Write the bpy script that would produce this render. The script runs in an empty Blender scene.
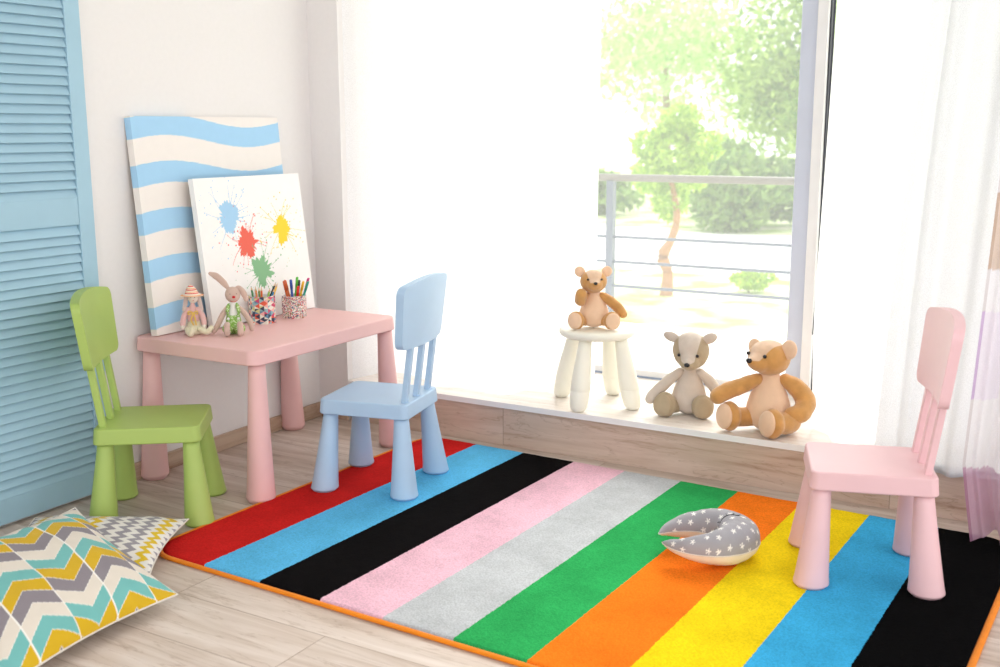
import bpy, bmesh, math, random
from math import sin, cos, pi, radians, sqrt, atan2
from mathutils import Vector, Matrix, noise
random.seed(7)
SC = bpy.context.scene
COL = SC.collection

# ---------------------------------------------------------------- camera
CAMP = Vector((2.8218, -3.3325, 1.1539))
_y, _p, _r = radians(-30.4932), radians(-10.7042), radians(-0.1863)
F = Vector((sin(_y) * cos(_p), cos(_y) * cos(_p), sin(_p)))
R0 = Vector((cos(_y), -sin(_y), 0)); U0 = R0.cross(F)
RR = R0 * cos(_r) + U0 * sin(_r); UU = -R0 * sin(_r) + U0 * cos(_r)
cam = bpy.data.cameras.new('camera'); co = bpy.data.objects.new('camera', cam); COL.objects.link(co)
co.matrix_world = Matrix(((RR.x, UU.x, -F.x, CAMP.x), (RR.y, UU.y, -F.y, CAMP.y), (RR.z, UU.z, -F.z, CAMP.z), (0, 0, 0, 1)))
cam.sensor_width = 36; cam.lens = 36 * 1075.94 / 1000
cam.dof.use_dof = True; cam.dof.focus_distance = 3.35; cam.dof.aperture_fstop = 3.6
cam.clip_end = 200
SC.camera = co
# ---------------------------------------------------------------- light
w = bpy.data.worlds.new('world'); SC.world = w; w.use_nodes = True
nt = w.node_tree; bg = nt.nodes['Background']
bg.inputs['Color'].default_value = (0.97, 0.985, 1.0, 1); bg.inputs['Strength'].default_value = 1.7
sun = bpy.data.lights.new('sun', 'SUN'); sun.energy = 3.2; sun.angle = radians(28); sun.color = (1, 0.97, 0.92)
so = bpy.data.objects.new('sun', sun); COL.objects.link(so)
so.rotation_euler = Vector((-0.10, 0.80, 0.62)).to_track_quat('Z', 'Y').to_euler()
SC.view_settings.view_transform = 'Standard'; SC.view_settings.look = 'None'
SC.view_settings.gamma = 1; SC.view_settings.exposure = 0.13
SC.view_settings.use_curve_mapping = False
SC.cycles.use_denoising = True
SC.cycles.max_bounces = 10; SC.cycles.transparent_max_bounces = 24
SC.cycles.sample_clamp_indirect = 6

# ---------------------------------------------------------------- helpers
def lin(r, g, b, a=1):
    def f(c):
        c /= 255.0
        return c / 12.92 if c <= 0.04045 else ((c + 0.055) / 1.055) ** 2.4
    return (f(r), f(g), f(b), a)

def newmat(name):
    m = bpy.data.materials.new(name); m.use_nodes = True
    n = m.node_tree; b = n.nodes['Principled BSDF']
    return m, n, b

def N(n, t, **kw):
    x = n.nodes.new(t)
    for k, v in kw.items():
        if k in x.inputs: x.inputs[k].default_value = v
        else: setattr(x, k, v)
    return x

def ramp(n, fac, stops):
    r = n.nodes.new('ShaderNodeValToRGB')
    e = r.color_ramp.elements
    while len(e) < len(stops): e.new(0.5)
    for i, (p, c) in enumerate(stops): e[i].position = p; e[i].color = c
    n.links.new(fac, r.inputs[0]); return r.outputs[0]

def bump(n, b, height, strength, dist):
    k = N(n, 'ShaderNodeBump'); k.inputs['Strength'].default_value = strength; k.inputs['Distance'].default_value = dist
    n.links.new(height, k.inputs['Height']); n.links.new(k.outputs[0], b.inputs['Normal'])

def plastic(name, rgb, rough=0.42, spec=0.5):
    m, n, b = newmat(name)
    c = lin(*rgb)
    tc = N(n, 'ShaderNodeTexCoord'); no = N(n, 'ShaderNodeTexNoise', Scale=9.0, Detail=3.0)
    n.links.new(tc.outputs['Object'], no.inputs['Vector'])
    d = tuple(x * 0.965 for x in c[:3]) + (1,)
    n.links.new(ramp(n, no.outputs['Fac'], [(0.35, d), (0.65, c)]), b.inputs['Base Color'])
    n2 = N(n, 'ShaderNodeTexNoise', Scale=260.0, Detail=2.0); n.links.new(tc.outputs['Object'], n2.inputs['Vector'])
    bump(n, b, n2.outputs['Fac'], 0.08, 0.002)
    b.inputs['Roughness'].default_value = rough; b.inputs['Specular IOR Level'].default_value = spec
    return m

def fabric(name, rgb, rgb2=None, attr=None, scale=500, sheen=0.3, strength=0.4, vcol=False, weave=False, var=0.9):
    m, n, b = newmat(name)
    tc = N(n, 'ShaderNodeTexCoord')
    no = N(n, 'ShaderNodeTexNoise', Scale=30.0, Detail=5.0); n.links.new(tc.outputs['Object'], no.inputs['Vector'])
    fine = N(n, 'ShaderNodeTexNoise', Scale=float(scale), Detail=2.0); n.links.new(tc.outputs['Object'], fine.inputs['Vector'])
    mix = N(n, 'ShaderNodeMix', data_type='RGBA', blend_type='MULTIPLY'); mix.inputs[0].default_value = 1
    shade = ramp(n, no.outputs['Fac'], [(0.3, (var, var, var, 1)), (0.7, (1, 1, 1, 1))])
    if vcol:
        a = N(n, 'ShaderNodeAttribute'); a.attribute_name = 'paint'; src = a.outputs['Color']
    elif rgb2 is not None:
        a = N(n, 'ShaderNodeAttribute'); a.attribute_name = attr
        g = N(n, 'ShaderNodeMath', operation='GREATER_THAN'); g.inputs[1].default_value = 0
        n.links.new(a.outputs['Fac'], g.inputs[0])
        mx = N(n, 'ShaderNodeMix', data_type='RGBA'); mx.inputs[6].default_value = lin(*rgb); mx.inputs[7].default_value = lin(*rgb2)
        n.links.new(g.outputs[0], mx.inputs[0]); src = mx.outputs[2]
    else:
        c = N(n, 'ShaderNodeRGB'); c.outputs[0].default_value = lin(*rgb); src = c.outputs[0]
    n.links.new(src, mix.inputs[6]); n.links.new(shade, mix.inputs[7]); n.links.new(mix.outputs[2], b.inputs['Base Color'])
    b.inputs['Roughness'].default_value = 0.9; b.inputs['Sheen Weight'].default_value = sheen; b.inputs['Specular IOR Level'].default_value = 0.15
    if weave:
        wv = N(n, 'ShaderNodeTexWave', Scale=float(weave)); n.links.new(tc.outputs['Object'], wv.inputs['Vector'])
        bump(n, b, wv.outputs['Fac'], strength, 0.001)
    else:
        bump(n, b, fine.outputs['Fac'], strength, 0.003)
    return m

def wood(name, c1, c2, c3, plank=None, grain_axis=0, rough=0.5, scl=1.0):
    m, n, b = newmat(name)
    tc = N(n, 'ShaderNodeTexCoord'); mp = N(n, 'ShaderNodeMapping'); s = [16.0 * scl] * 3; s[grain_axis] = 1.3 * scl
    mp.inputs['Scale'].default_value = s
    vec = tc.outputs['Object']
    if plank:
        br = N(n, 'ShaderNodeTexBrick'); br.offset = 0.37
        br.inputs['Scale'].default_value = 1; br.inputs['Brick Width'].default_value = plank[0]; br.inputs['Row Height'].default_value = plank[1]
        br.inputs['Mortar Size'].default_value = 0.0016; br.inputs['Mortar Smooth'].default_value = 0.1; br.inputs['Bias'].default_value = 0
        br.inputs['Color1'].default_value = (0, 0, 0, 1); br.inputs['Color2'].default_value = (1, 1, 1, 1); br.inputs['Mortar'].default_value = (0.5, 0.5, 0.5, 1)
        n.links.new(vec, br.inputs['Vector'])
        off = N(n, 'ShaderNodeVectorMath', operation='MULTIPLY_ADD'); off.inputs[1].default_value = (7, 3, 5)
        n.links.new(br.outputs['Color'], off.inputs[0]); n.links.new(vec, off.inputs[2]); vec = off.outputs[0]
    n.links.new(vec, mp.inputs['Vector'])
    no = N(n, 'ShaderNodeTexNoise', Scale=1.0, Detail=9.0, Roughness=0.62, Distortion=0.6); n.links.new(mp.outputs[0], no.inputs['Vector'])
    col = ramp(n, no.outputs['Fac'], [(0.30, lin(*c1)), (0.44, lin(*c2)), (0.62, lin(*c3))])
    # long dark streaks
    mp2 = N(n, 'ShaderNodeMapping'); s2 = [7.0 * scl] * 3; s2[grain_axis] = 0.9 * scl; mp2.inputs['Scale'].default_value = s2
    n.links.new(vec, mp2.inputs['Vector'])
    n3 = N(n, 'ShaderNodeTexNoise', Scale=1.7, Detail=6.0, Roughness=0.55, Distortion=1.6); n.links.new(mp2.outputs[0], n3.inputs['Vector'])
    st = ramp(n, n3.outputs['Fac'], [(0.485, (1, 1, 1, 1)), (0.5, (0.80, 0.76, 0.72, 1)), (0.515, (1, 1, 1, 1))])
    mx = N(n, 'ShaderNodeMix', data_type='RGBA', blend_type='MULTIPLY'); mx.inputs[0].default_value = 1
    n.links.new(col, mx.inputs[6]); n.links.new(st, mx.inputs[7]); out = mx.outputs[2]
    if plank:
        tint = ramp(n, br.outputs['Color'], [(0, (0.90, 0.90, 0.90, 1)), (1, (1.0, 1.0, 1.0, 1))])
        m2 = N(n, 'ShaderNodeMix', data_type='RGBA', blend_type='MULTIPLY'); m2.inputs[0].default_value = 1
        n.links.new(out, m2.inputs[6]); n.links.new(tint, m2.inputs[7])
        m3 = N(n, 'ShaderNodeMix', data_type='RGBA'); m3.inputs[7].default_value = lin(150, 128, 110)
        f = N(n, 'ShaderNodeMath', operation='MULTIPLY'); f.inputs[1].default_value = 0.7
        n.links.new(br.outputs['Fac'], f.inputs[0]); n.links.new(f.outputs[0], m3.inputs[0]); n.links.new(m2.outputs[2], m3.inputs[6]); out = m3.outputs[2]
    n.links.new(out, b.inputs['Base Color'])
    b.inputs['Roughness'].default_value = rough; b.inputs['Specular IOR Level'].default_value = 0.4
    bump(n, b, no.outputs['Fac'], 0.12, 0.002)
    return m

def link(name, me, mat=None, parent=None, smooth=True):
    o = bpy.data.objects.new(name, me); COL.objects.link(o)
    if mat:
        if not me.materials: me.materials.append(mat)
    if parent: o.parent = parent
    if smooth: me.polygons.foreach_set('use_smooth', [True] * len(me.polygons))
    return o

def from_bm(name, bm, mat, parent=None, smooth=True, bev=0, seg=3):
    bmesh.ops.recalc_face_normals(bm, faces=bm.faces)
    me = bpy.data.meshes.new(name); bm.to_mesh(me); bm.free()
    o = link(name, me, mat, parent, smooth)
    if bev:
        b = o.modifiers.new('bevel', 'BEVEL'); b.width = bev; b.segments = seg; b.limit_method = 'ANGLE'; b.angle_limit = radians(35)
        wn = o.modifiers.new('wn', 'WEIGHTED_NORMAL'); wn.keep_sharp = True
    return o

def from_py(name, v, f, mat, parent=None, smooth=True):
    me = bpy.data.meshes.new(name); me.from_pydata([tuple(x) for x in v], [], f); me.update()
    return link(name, me, mat, parent, smooth)

def box_bm(x0, x1, y0, y1, z0, z1, bm=None):
    bm = bm or bmesh.new()
    vs = [bm.verts.new(p) for p in [(x0, y0, z0), (x1, y0, z0), (x1, y1, z0), (x0, y1, z0), (x0, y0, z1), (x1, y0, z1), (x1, y1, z1), (x0, y1, z1)]]
    for q in [(3, 2, 1, 0), (4, 5, 6, 7), (0, 1, 5, 4), (1, 2, 6, 5), (2, 3, 7, 6), (3, 0, 4, 7)]: bm.faces.new([vs[i] for i in q])
    return bm

def box(name, x0, x1, y0, y1, z0, z1, mat, parent=None, bev=0):
    return from_bm(name, box_bm(x0, x1, y0, y1, z0, z1), mat, parent, smooth=bool(bev), bev=bev, seg=2)

def empty(name, loc, rz=0):
    o = bpy.data.objects.new(name, None); COL.objects.link(o); o.location = loc; o.rotation_euler = (0, 0, rz); o.empty_display_size = 0.05
    return o

def tag(o, label, cat, group=None, kind=None):
    o['label'] = label; o['category'] = cat
    if group: o['group'] = group
    if kind: o['kind'] = kind
    return o

def struct(o, label=None):
    o['kind'] = 'structure'
    if label: o['label'] = label; o['category'] = o.name.split('_')[0]
    return o

def rr_outline(w, d, r, n=6):
    pts = []
    for cx, cy, a0 in [(w/2 - r, d/2 - r, 0), (-w/2 + r, d/2 - r, pi/2), (-w/2 + r, -d/2 + r, pi), (w/2 - r, -d/2 + r, 1.5 * pi)]:
        for i in range(n + 1):
            a = a0 + pi/2 * i / n
            pts.append((cx + r * cos(a), cy + r * sin(a)))
    return pts

def slab(name, w, d, r, z0, z1, mat, parent=None, taper=0.0, bev=0.006, n=6):
    bm = bmesh.new()
    lo = [bm.verts.new((x, y, z0)) for x, y in rr_outline(w, d, r, n)]
    hi = [bm.verts.new((x * (1 - taper / w), y * (1 - taper / d), z1)) for x, y in rr_outline(w, d, r, n)]
    k = len(lo)
    for i in range(k): bm.faces.new((lo[i], lo[(i + 1) % k], hi[(i + 1) % k], hi[i]))
    bm.faces.new(hi); bm.faces.new(lo[::-1])
    return from_bm(name, bm, mat, parent, bev=bev)

def lathe_pts(prof, p0, p1, n=40):
    """profile [(t, r)] swept round the straight axis p0 -> p1 -> verts, faces"""
    p0, p1 = Vector(p0), Vector(p1)
    ax = (p1 - p0)
    V, Fc = [], []
    for t, r in prof:
        c = p0 + ax * t
        for k in range(n):
            a = 2 * pi * k / n
            V.append(c + Vector((cos(a) * r, sin(a) * r, 0)))
    m = len(prof)
    for i in range(m - 1):
        for k in range(n):
            Fc.append((i * n + k, i * n + (k + 1) % n, (i + 1) * n + (k + 1) % n, (i + 1) * n + k))
    Fc.append(tuple(range(n))[::-1]); Fc.append(tuple((m - 1) * n + k for k in range(n)))
    return V, Fc

def lathe(name, prof, p0, p1, mat, parent=None, n=40):
    V, Fc = lathe_pts(prof, p0, p1, n)
    return from_py(name, V, Fc, mat, parent)

def cat(pts, radii, sub=6):
    P = [Vector(p) for p in pts]; out = []
    if len(P) == 2: 
        return [(P[0].lerp(P[1], i / sub), radii[0] + (radii[1] - radii[0]) * i / sub) for i in range(sub + 1)]
    for i in range(len(P) - 1):
        a = P[max(i - 1, 0)]; b = P[i]; c = P[i + 1]; d = P[min(i + 2, len(P) - 1)]
        for k in range(sub):
            t = k / sub
            out.append((0.5 * ((2 * b) + (c - a) * t + (2 * a - 5 * b + 4 * c - d) * t * t + (3 * b - a - 3 * c + d) * t ** 3),
                        radii[i] + (radii[i + 1] - radii[i]) * (t * t * (3 - 2 * t))))
    out.append((P[-1], radii[-1])); return out

def tube_geo(pts, radii, n=16, sub=6, caps=True, flat=(1, 1), upv=None):
    S = cat(pts, radii, sub)
    if caps:
        d0 = (S[1][0] - S[0][0]).normalized(); d1 = (S[-1][0] - S[-2][0]).normalized()
        h = [radians(a) for a in (80, 60, 40, 20)]
        pre = [(S[0][0] - d0 * (S[0][1] * sin(a)), S[0][1] * cos(a)) for a in h]
        post = [(S[-1][0] + d1 * (S[-1][1] * sin(a)), S[-1][1] * cos(a)) for a in reversed(h)]
        S = pre + S + post
    V, Fc = [], []
    up = Vector(upv) if upv else Vector((0, 0, 1))
    for i, (p, r) in enumerate(S):
        a = S[max(i - 1, 0)][0]; b = S[min(i + 1, len(S) - 1)][0]; d = (b - a).normalized()
        s = d.cross(up)
        if s.length < 0.15: s = d.cross(Vector((0, 1, 0.01)))
        s.normalize(); t = s.cross(d).normalized()
        for k in range(n):
            an = 2 * pi * k / n
            V.append(p + s * (cos(an) * r * flat[0]) + t * (sin(an) * r * flat[1]))
    m = len(S)
    for i in range(m - 1):
        for k in range(n): Fc.append((i * n + k, i * n + (k + 1) % n, (i + 1) * n + (k + 1) % n, (i + 1) * n + k))
    Fc.append(tuple(range(n))[::-1]); Fc.append(tuple((m - 1) * n + k for k in range(n)))
    return V, Fc

def tube(name, pts, radii, mat, parent=None, **kw):
    V, Fc = tube_geo(pts, radii, **kw); return from_py(name, V, Fc, mat, parent)

def ell_geo(c, r, rot=None, nu=24, nv=14):
    V, Fc = [], []; c = Vector(c); M = rot or Matrix.Identity(3)
    for j in range(nv + 1):
        ph = pi * j / nv
        for i in range(nu):
            th = 2 * pi * i / nu
            V.append(c + M @ Vector((r[0] * sin(ph) * cos(th), r[1] * sin(ph) * sin(th), r[2] * cos(ph))))
    for j in range(nv):
        for i in range(nu): Fc.append((j * nu + i, (j + 1) * nu + i, (j + 1) * nu + (i + 1) % nu, j * nu + (i + 1) % nu))
    return V, Fc

def ell(name, c, r, mat, parent=None, rot=None, nu=24, nv=14):
    V, Fc = ell_geo(c, r, rot, nu, nv)
    o = from_py(name, V, Fc, mat, parent); bm = bmesh.new(); bm.from_mesh(o.data)
    bmesh.ops.remove_doubles(bm, verts=bm.verts, dist=1e-6); bmesh.ops.recalc_face_normals(bm, faces=bm.faces); bm.to_mesh(o.data); bm.free()
    return o

def fuse(name, geos, mat, parent=None, voxel=0.004, it=6, attr=None, wob=0.0):
    """join overlapping closed shapes into one continuous skin"""
    bm = bmesh.new()
    for V, Fc in geos:
        vs = [bm.verts.new(v) for v in V]
        for f in Fc:
            try: bm.faces.new([vs[i] for i in f])
            except ValueError: pass
    bmesh.ops.remove_doubles(bm, verts=bm.verts, dist=1e-6)
    bmesh.ops.recalc_face_normals(bm, faces=bm.faces)
    me = bpy.data.meshes.new(name); bm.to_mesh(me); bm.free()
    t = bpy.data.objects.new('tmp', me); COL.objects.link(t)
    r = t.modifiers.new('r', 'REMESH'); r.mode = 'VOXEL'; r.voxel_size = voxel
    s = t.modifiers.new('s', 'SMOOTH'); s.factor = 0.6; s.iterations = it
    dg = bpy.context.evaluated_depsgraph_get()
    m2 = bpy.data.meshes.new_from_object(t.evaluated_get(dg)); m2.name = name
    bpy.data.objects.remove(t, do_unlink=True); bpy.data.meshes.remove(me)
    m2.materials.clear()
    if wob:
        for v in m2.vertices:
            v.co += v.normal * wob * noise.noise(v.co * 45)
    if attr:
        a = m2.attributes.new('pt', 'FLOAT', 'POINT')
        a.data.foreach_set('value', [attr(v.co) for v in m2.vertices])
    return link(name, m2, mat, parent)

def grid_faces(nu, nv, off=0, close=False):
    f = []
    for j in range(nv - 1):
        for i in range(nu if close else nu - 1):
            a = j * nu + i; b = j * nu + (i + 1) % nu
            f.append((off + a, off + b, off + b + nu, off + a + nu))
    return f

def paint(me, cols):
    a = me.color_attributes.new('paint', 'FLOAT_COLOR', 'POINT')
    a.data.foreach_set('color', [c for k in cols for c in k])

# ---------------------------------------------------------------- materials
def wallmat():
    m, n, b = newmat('wall_paint')
    tc = N(n, 'ShaderNodeTexCoord'); no = N(n, 'ShaderNodeTexNoise', Scale=60.0, Detail=4.0); n.links.new(tc.outputs['Object'], no.inputs['Vector'])
    n.links.new(ramp(n, no.outputs['Fac'], [(0.3, lin(234, 230, 228)), (0.7, lin(236, 232, 230))]), b.inputs['Base Color'])
    b.inputs['Roughness'].default_value = 0.85; bump(n, b, no.outputs['Fac'], 0.05, 0.002)
    return m
WALL = wallmat()
FLOOR = wood('floor_laminate', (178, 158, 143), (203, 186, 173), (221, 208, 198), plank=(1.29, 0.192))
LEDGE = wood('shaded_ledge_wood', (176, 146, 126), (206, 181, 162), (222, 200, 184), plank=(1.38, 0.5), scl=1.3)  # room-facing shade of the riser is put into these darker tones
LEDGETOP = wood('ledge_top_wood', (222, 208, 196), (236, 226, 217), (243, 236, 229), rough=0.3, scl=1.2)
BASEB = wood('baseboard_wood', (148, 118, 96), (178, 150, 128), (200, 176, 154), grain_axis=1, scl=1.5)
WHITE = plastic('white_trim', (244, 243, 243), 0.4)
FRAME = plastic('shaded_frame_paint', (208, 214, 230), 0.35)  # grey-blue sets the shaded look of the mullion face in its colour
DARK = plastic('dark_rubber', (60, 62, 72), 0.6)
PALEBLUE = plastic('seal_blue', (150, 165, 190), 0.5)
BLUEP = plastic('blue_door_paint', (164, 200, 218), 0.55)

# ---------------------------------------------------------------- room
HL = 0.1655
struct(box('floor', -0.02, 4.2, -5.2, 0.8, -0.06, 0, FLOOR))
struct(box('ceiling', -0.12, 4.2, -5.2, 0.85, 2.75, 2.85, WALL))
struct(box('wall_left', -0.12, 0.0, -5.2, 0.85, 0.0, 2.75, WALL))
struct(box('wall_back', 0.0, 0.147, 0.0, 0.85, 0.0, 2.75, WALL))
struct(box('wall_header', 0.147, 2.85, 0.35, 0.85, 2.45, 2.75, WALL))
struct(box('wall_back_right', 2.85, 4.2, 0.0, 0.85, 0.0, 2.75, WALL))
bb = box('baseboard_left', 0.0, 0.013, -1.03, 0.0, 0, 0.060, BASEB, bev=0.003); struct(bb)
bb = box('baseboard_back', 0.013, 0.150, -0.013, 0.0, 0, 0.060, BASEB, bev=0.003); struct(bb)
lg = empty('ledge', (0, 0, 0)); struct(lg)
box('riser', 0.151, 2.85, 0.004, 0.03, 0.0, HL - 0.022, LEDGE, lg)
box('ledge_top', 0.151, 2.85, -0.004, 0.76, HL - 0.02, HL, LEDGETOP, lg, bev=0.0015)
box('edge_strip', 0.151, 2.85, -0.007, -0.0042, HL - 0.021, HL - 0.0005, WHITE, lg)

# window: mullion, stile, seal, glass
def glassmat():
    m, n, b = newmat('window_glass')
    n.nodes.remove(b); out = n.nodes['Material Output']
    t = N(n, 'ShaderNodeBsdfTransparent'); t.inputs[0].default_value = (0.98, 1, 0.99, 1)
    d = N(n, 'ShaderNodeBsdfTranslucent'); d.inputs[0].default_value = (1, 1, 1, 1)  # translucent white veil puts overexposure flare into the panes
    g = N(n, 'ShaderNodeBsdfGlossy'); g.inputs['Roughness'].default_value = 0.02
    no = N(n, 'ShaderNodeTexNoise', Scale=3.0); tc = N(n, 'ShaderNodeTexCoord'); n.links.new(tc.outputs['Object'], no.inputs['Vector'])
    mr = N(n, 'ShaderNodeMapRange'); mr.inputs['To Min'].default_value = 0.15; mr.inputs['To Max'].default_value = 0.19
    n.links.new(no.outputs['Fac'], mr.inputs['Value'])
    a = N(n, 'ShaderNodeMixShader'); n.links.new(mr.outputs[0], a.inputs[0]); n.links.new(t.outputs[0], a.inputs[1]); n.links.new(d.outputs[0], a.inputs[2])
    fr = N(n, 'ShaderNodeFresnel'); fr.inputs[0].default_value = 1.2
    c = N(n, 'ShaderNodeMixShader'); n.links.new(fr.outputs[0], c.inputs[0]); n.links.new(a.outputs[0], c.inputs[1]); n.links.new(g.outputs[0], c.inputs[2])
    n.links.new(c.outputs[0], out.inputs['Surface']); return m
GLASS = glassmat()
wn = empty('window_1', (0, 0, 0)); struct(wn)
bm = box_bm(0.147, 2.85, 0.63, 0.70, HL, HL + 0.03); box_bm(0.147, 2.85, 0.63, 0.70, 2.40, 2.45, bm); box_bm(0.147, 0.19, 0.63, 0.70, HL, 2.45, bm); box_bm(2.80, 2.85, 0.63, 0.70, HL, 2.45, bm)
from_bm('outer_frame', bm, WHITE, wn, smooth=False)
box('mullion', 1.738, 1.800, 0.625, 0.70, HL + 0.03, 2.42, FRAME, wn, bev=0.004)
box('sash_stile', 1.8005, 1.838, 0.60, 0.66, HL + 0.03, 2.42, WHITE, wn, bev=0.004)
box('rubber_seal', 1.8385, 1.8435, 0.625, 0.66, HL + 0.03, 2.42, DARK, wn)
box('bottom_seal', 0.19, 1.738, 0.622, 0.6295, HL, HL + 0.006, PALEBLUE, wn)
for a, b in ((0.19, 1.738), (1.8435, 2.80)):
    from_py('pane', [(a, 0.665, HL + 0.03), (b, 0.665, HL + 0.03), (b, 0.665, 2.40), (a, 0.665, 2.40)], [(0, 1, 2, 3)], GLASS, wn)
cd = tag(tube('blind_cord', [(1.874, 0.56, 2.38), (1.868, 0.56, 1.5), (1.862, 0.56, 0.9), (1.85, 0.56, 0.42)], [0.0035, 0.0035, 0.0025, 0.002], DARK, n=8),
    'thin dark cord hanging beside the window frame at the right curtain edge', 'cord')

# louvered door on the left wall
dr = empty('door_1', (0.0, -1.075, 0.0)); struct(dr)
D0 = -1.95
box('stile', 0.002, 0.026, -0.055, 0.0, 0.0, 2.3, BLUEP, dr, bev=0.002)
box('stile', 0.002, 0.026, D0 + 1.075, D0 + 1.075 + 0.05, 0.0, 2.3, BLUEP, dr, bev=0.002)
box('bottom_rail', 0.004, 0.0245, D0 + 1.125, -0.0555, 0.012, 0.088, BLUEP, dr, bev=0.0015)
box('middle_rail', 0.004, 0.0245, D0 + 1.125, -0.0555, 0.872, 0.955, BLUEP, dr, bev=0.0015)
box('top_rail', 0.004, 0.0245, D0 + 1.125, -0.0555, 2.215, 2.3, BLUEP, dr, bev=0.0015)
def louvers(z0, z1, pitch):
    bm = bmesh.new(); nn = int(round((z1 - z0) / pitch))
    for i in range(nn):
        zc = z0 + (i + 0.5) * (z1 - z0) / nn
        prof = [(0.0225, -0.0165), (0.0250, -0.0150), (0.0110, 0.0150), (0.0085, 0.0150)]
        ring = []
        for y in (D0 + 1.126, -0.056):
            ring.append([bm.verts.new((x, y, zc + dz)) for x, dz in prof])
        for k in range(4): bm.faces.new((ring[0][k], ring[0][(k + 1) % 4], ring[1][(k + 1) % 4], ring[1][k]))
        bm.faces.new(ring[0]); bm.faces.new(ring[1][::-1])
    return from_bm('louver_panel', bm, BLUEP, dr, smooth=False)
louvers(0.09, 0.871, 0.0277); louvers(0.956, 2.214, 0.0277)
box('backing', -0.0, 0.003, D0 + 1.12, -0.05, 0.01, 2.29, BLUEP, dr)
# ---------------------------------------------------------------- furniture
PINK = plastic('pink_plastic', (240, 192, 190), 0.42)
PINK2 = plastic('pale_pink_plastic', (237, 194, 198), 0.42)
GREEN = plastic('green_plastic', (172, 196, 102), 0.42)
BLUE = plastic('blue_plastic', (176, 204, 231), 0.42)
CREAM = plastic('cream_plastic', (250, 247, 232), 0.5)

def cone_prof(rt, rb):
    # t = 0 floor ... 1 top
    return [(0.0, rb * 0.80), (0.006, rb * 0.87), (0.018, rb * 0.90), (0.022, rb * 0.955), (0.030, rb), (0.045, rb * 0.997)] + \
           [(t, rb + (rt - rb) * (1 - (1 - t) ** 1.12)) for t in (0.1, 0.2, 0.35, 0.5, 0.65, 0.8, 0.9, 1.0)]

def make_chair(mat, loc, rz):
    SW, SD = 0.285, 0.311
    t = empty('childrens_chair', loc, rz)
    slab('seat', SD, SW, 0.024, 0.252, 0.30, mat, t, taper=0.008, bev=0.005)
    for sx in (-1, 1):
        for sy in (-1, 1):
            lathe('leg', cone_prof(0.0235, 0.0445), (sx * 0.1395, sy * 0.139, 0), (sx * 0.122, sy * 0.109, 0.256), mat, t)
    # three square-section slats
    for v in (-0.097, 0.0, 0.097):
        bm = bmesh.new()
        rows = []
        for i in range(9):
            z = 0.292 + i / 8 * 0.200; u = -0.128 - 0.027 * (z - 0.29) / 0.2
            hw = 0.0118; hd = 0.0092
            rows.append([bm.verts.new((u + a * hd, v + b * hw, z)) for a, b in ((-1, -1), (1, -1), (1, 1), (-1, 1))])
        for i in range(8):
            for k in range(4): bm.faces.new((rows[i][k], rows[i][(k + 1) % 4], rows[i + 1][(k + 1) % 4], rows[i + 1][k]))
        bm.faces.new(rows[0][::-1]); bm.faces.new(rows[-1])
        from_bm('slat', bm, mat, t, bev=0.003, seg=2)
    # curved backrest plate
    z0, z1 = 0.480, 0.674; rc = 0.023; nv, nh = 22, 22
    zs = [z0 + (z1 - z0) * (0.5 - 0.5 * cos(pi * j / nv)) for j in range(nv + 1)]
    def hw(z):
        base = 0.166 + 0.020 * (z - z0) / (z1 - z0)
        d = min(z - z0, z1 - z)
        return base if d >= rc else base - rc + sqrt(max(0, rc * rc - (rc - d) ** 2))
    bm = bmesh.new(); front, back = [], []
    for z in zs:
        w_ = hw(z); fr, bk = [], []
        for i in range(nh + 1):
            v = (2 * i / nh - 1) * w_
            u = -0.158 - 0.030 * (z - z0) / (z1 - z0) * 0.8 + 0.022 * (v / 0.186) ** 2
            zz = z + 0.020 * (1 - (v / 0.186) ** 2) * max(0, (z - z0) / (z1 - z0) * 1.0) - 0.004 * (1 - (v / 0.186) ** 2) * (1 - (z - z0) / (z1 - z0))
            fr.append(bm.verts.new((u + 0.013, v, zz))); bk.append(bm.verts.new((u - 0.013, v, zz)))
        front.append(fr); back.append(bk)
    for j in range(nv):
        for i in range(nh):
            bm.faces.new((front[j][i], front[j][i + 1], front[j + 1][i + 1], front[j + 1][i]))
            bm.faces.new((back[j][i + 1], back[j][i], back[j + 1][i], back[j + 1][i + 1]))
        for i in (0, nh): bm.faces.new((front[j][i], front[j + 1][i], back[j + 1][i], back[j][i]))
    for j in (0, nv):
        for i in range(nh): bm.faces.new((front[j][i], back[j][i], back[j][i + 1], front[j][i + 1]))
    o = from_bm('backrest', bm, mat, t, bev=0.0055)
    o.modifiers['bevel'].angle_limit = radians(50)
    return t

def copy_thing(src, loc, rz, mat=None):
    r = src.copy(); COL.objects.link(r); r.location = loc; r.rotation_euler = (0, 0, rz)
    for ch in list(src.children):
        c = ch.copy(); COL.objects.link(c); c.parent = r
        if mat:
            c.data = ch.data.copy(); c.data.materials.clear(); c.data.materials.append(mat)
    return r
RUGZ = 0.0125
ch1 = make_chair(BLUE, (0.7436, -0.5815, RUGZ - 0.001), radians(192.7)); tag(ch1, 'light blue plastic toddler chair with slatted back facing the pink table', 'chair', "children's chairs")
ch2 = copy_thing(ch1, (0.3011, -1.1295, 0), radians(37.4), GREEN); tag(ch2, 'green plastic toddler chair with slatted back in front of the blue louvered door', 'chair', "children's chairs")
ch3 = copy_thing(ch1, (2.2837, -0.5343, RUGZ - 0.001), radians(198.1), PINK2); tag(ch3, 'pale pink plastic toddler chair standing alone on the right end of the rug', 'chair', "children's chairs")

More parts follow.
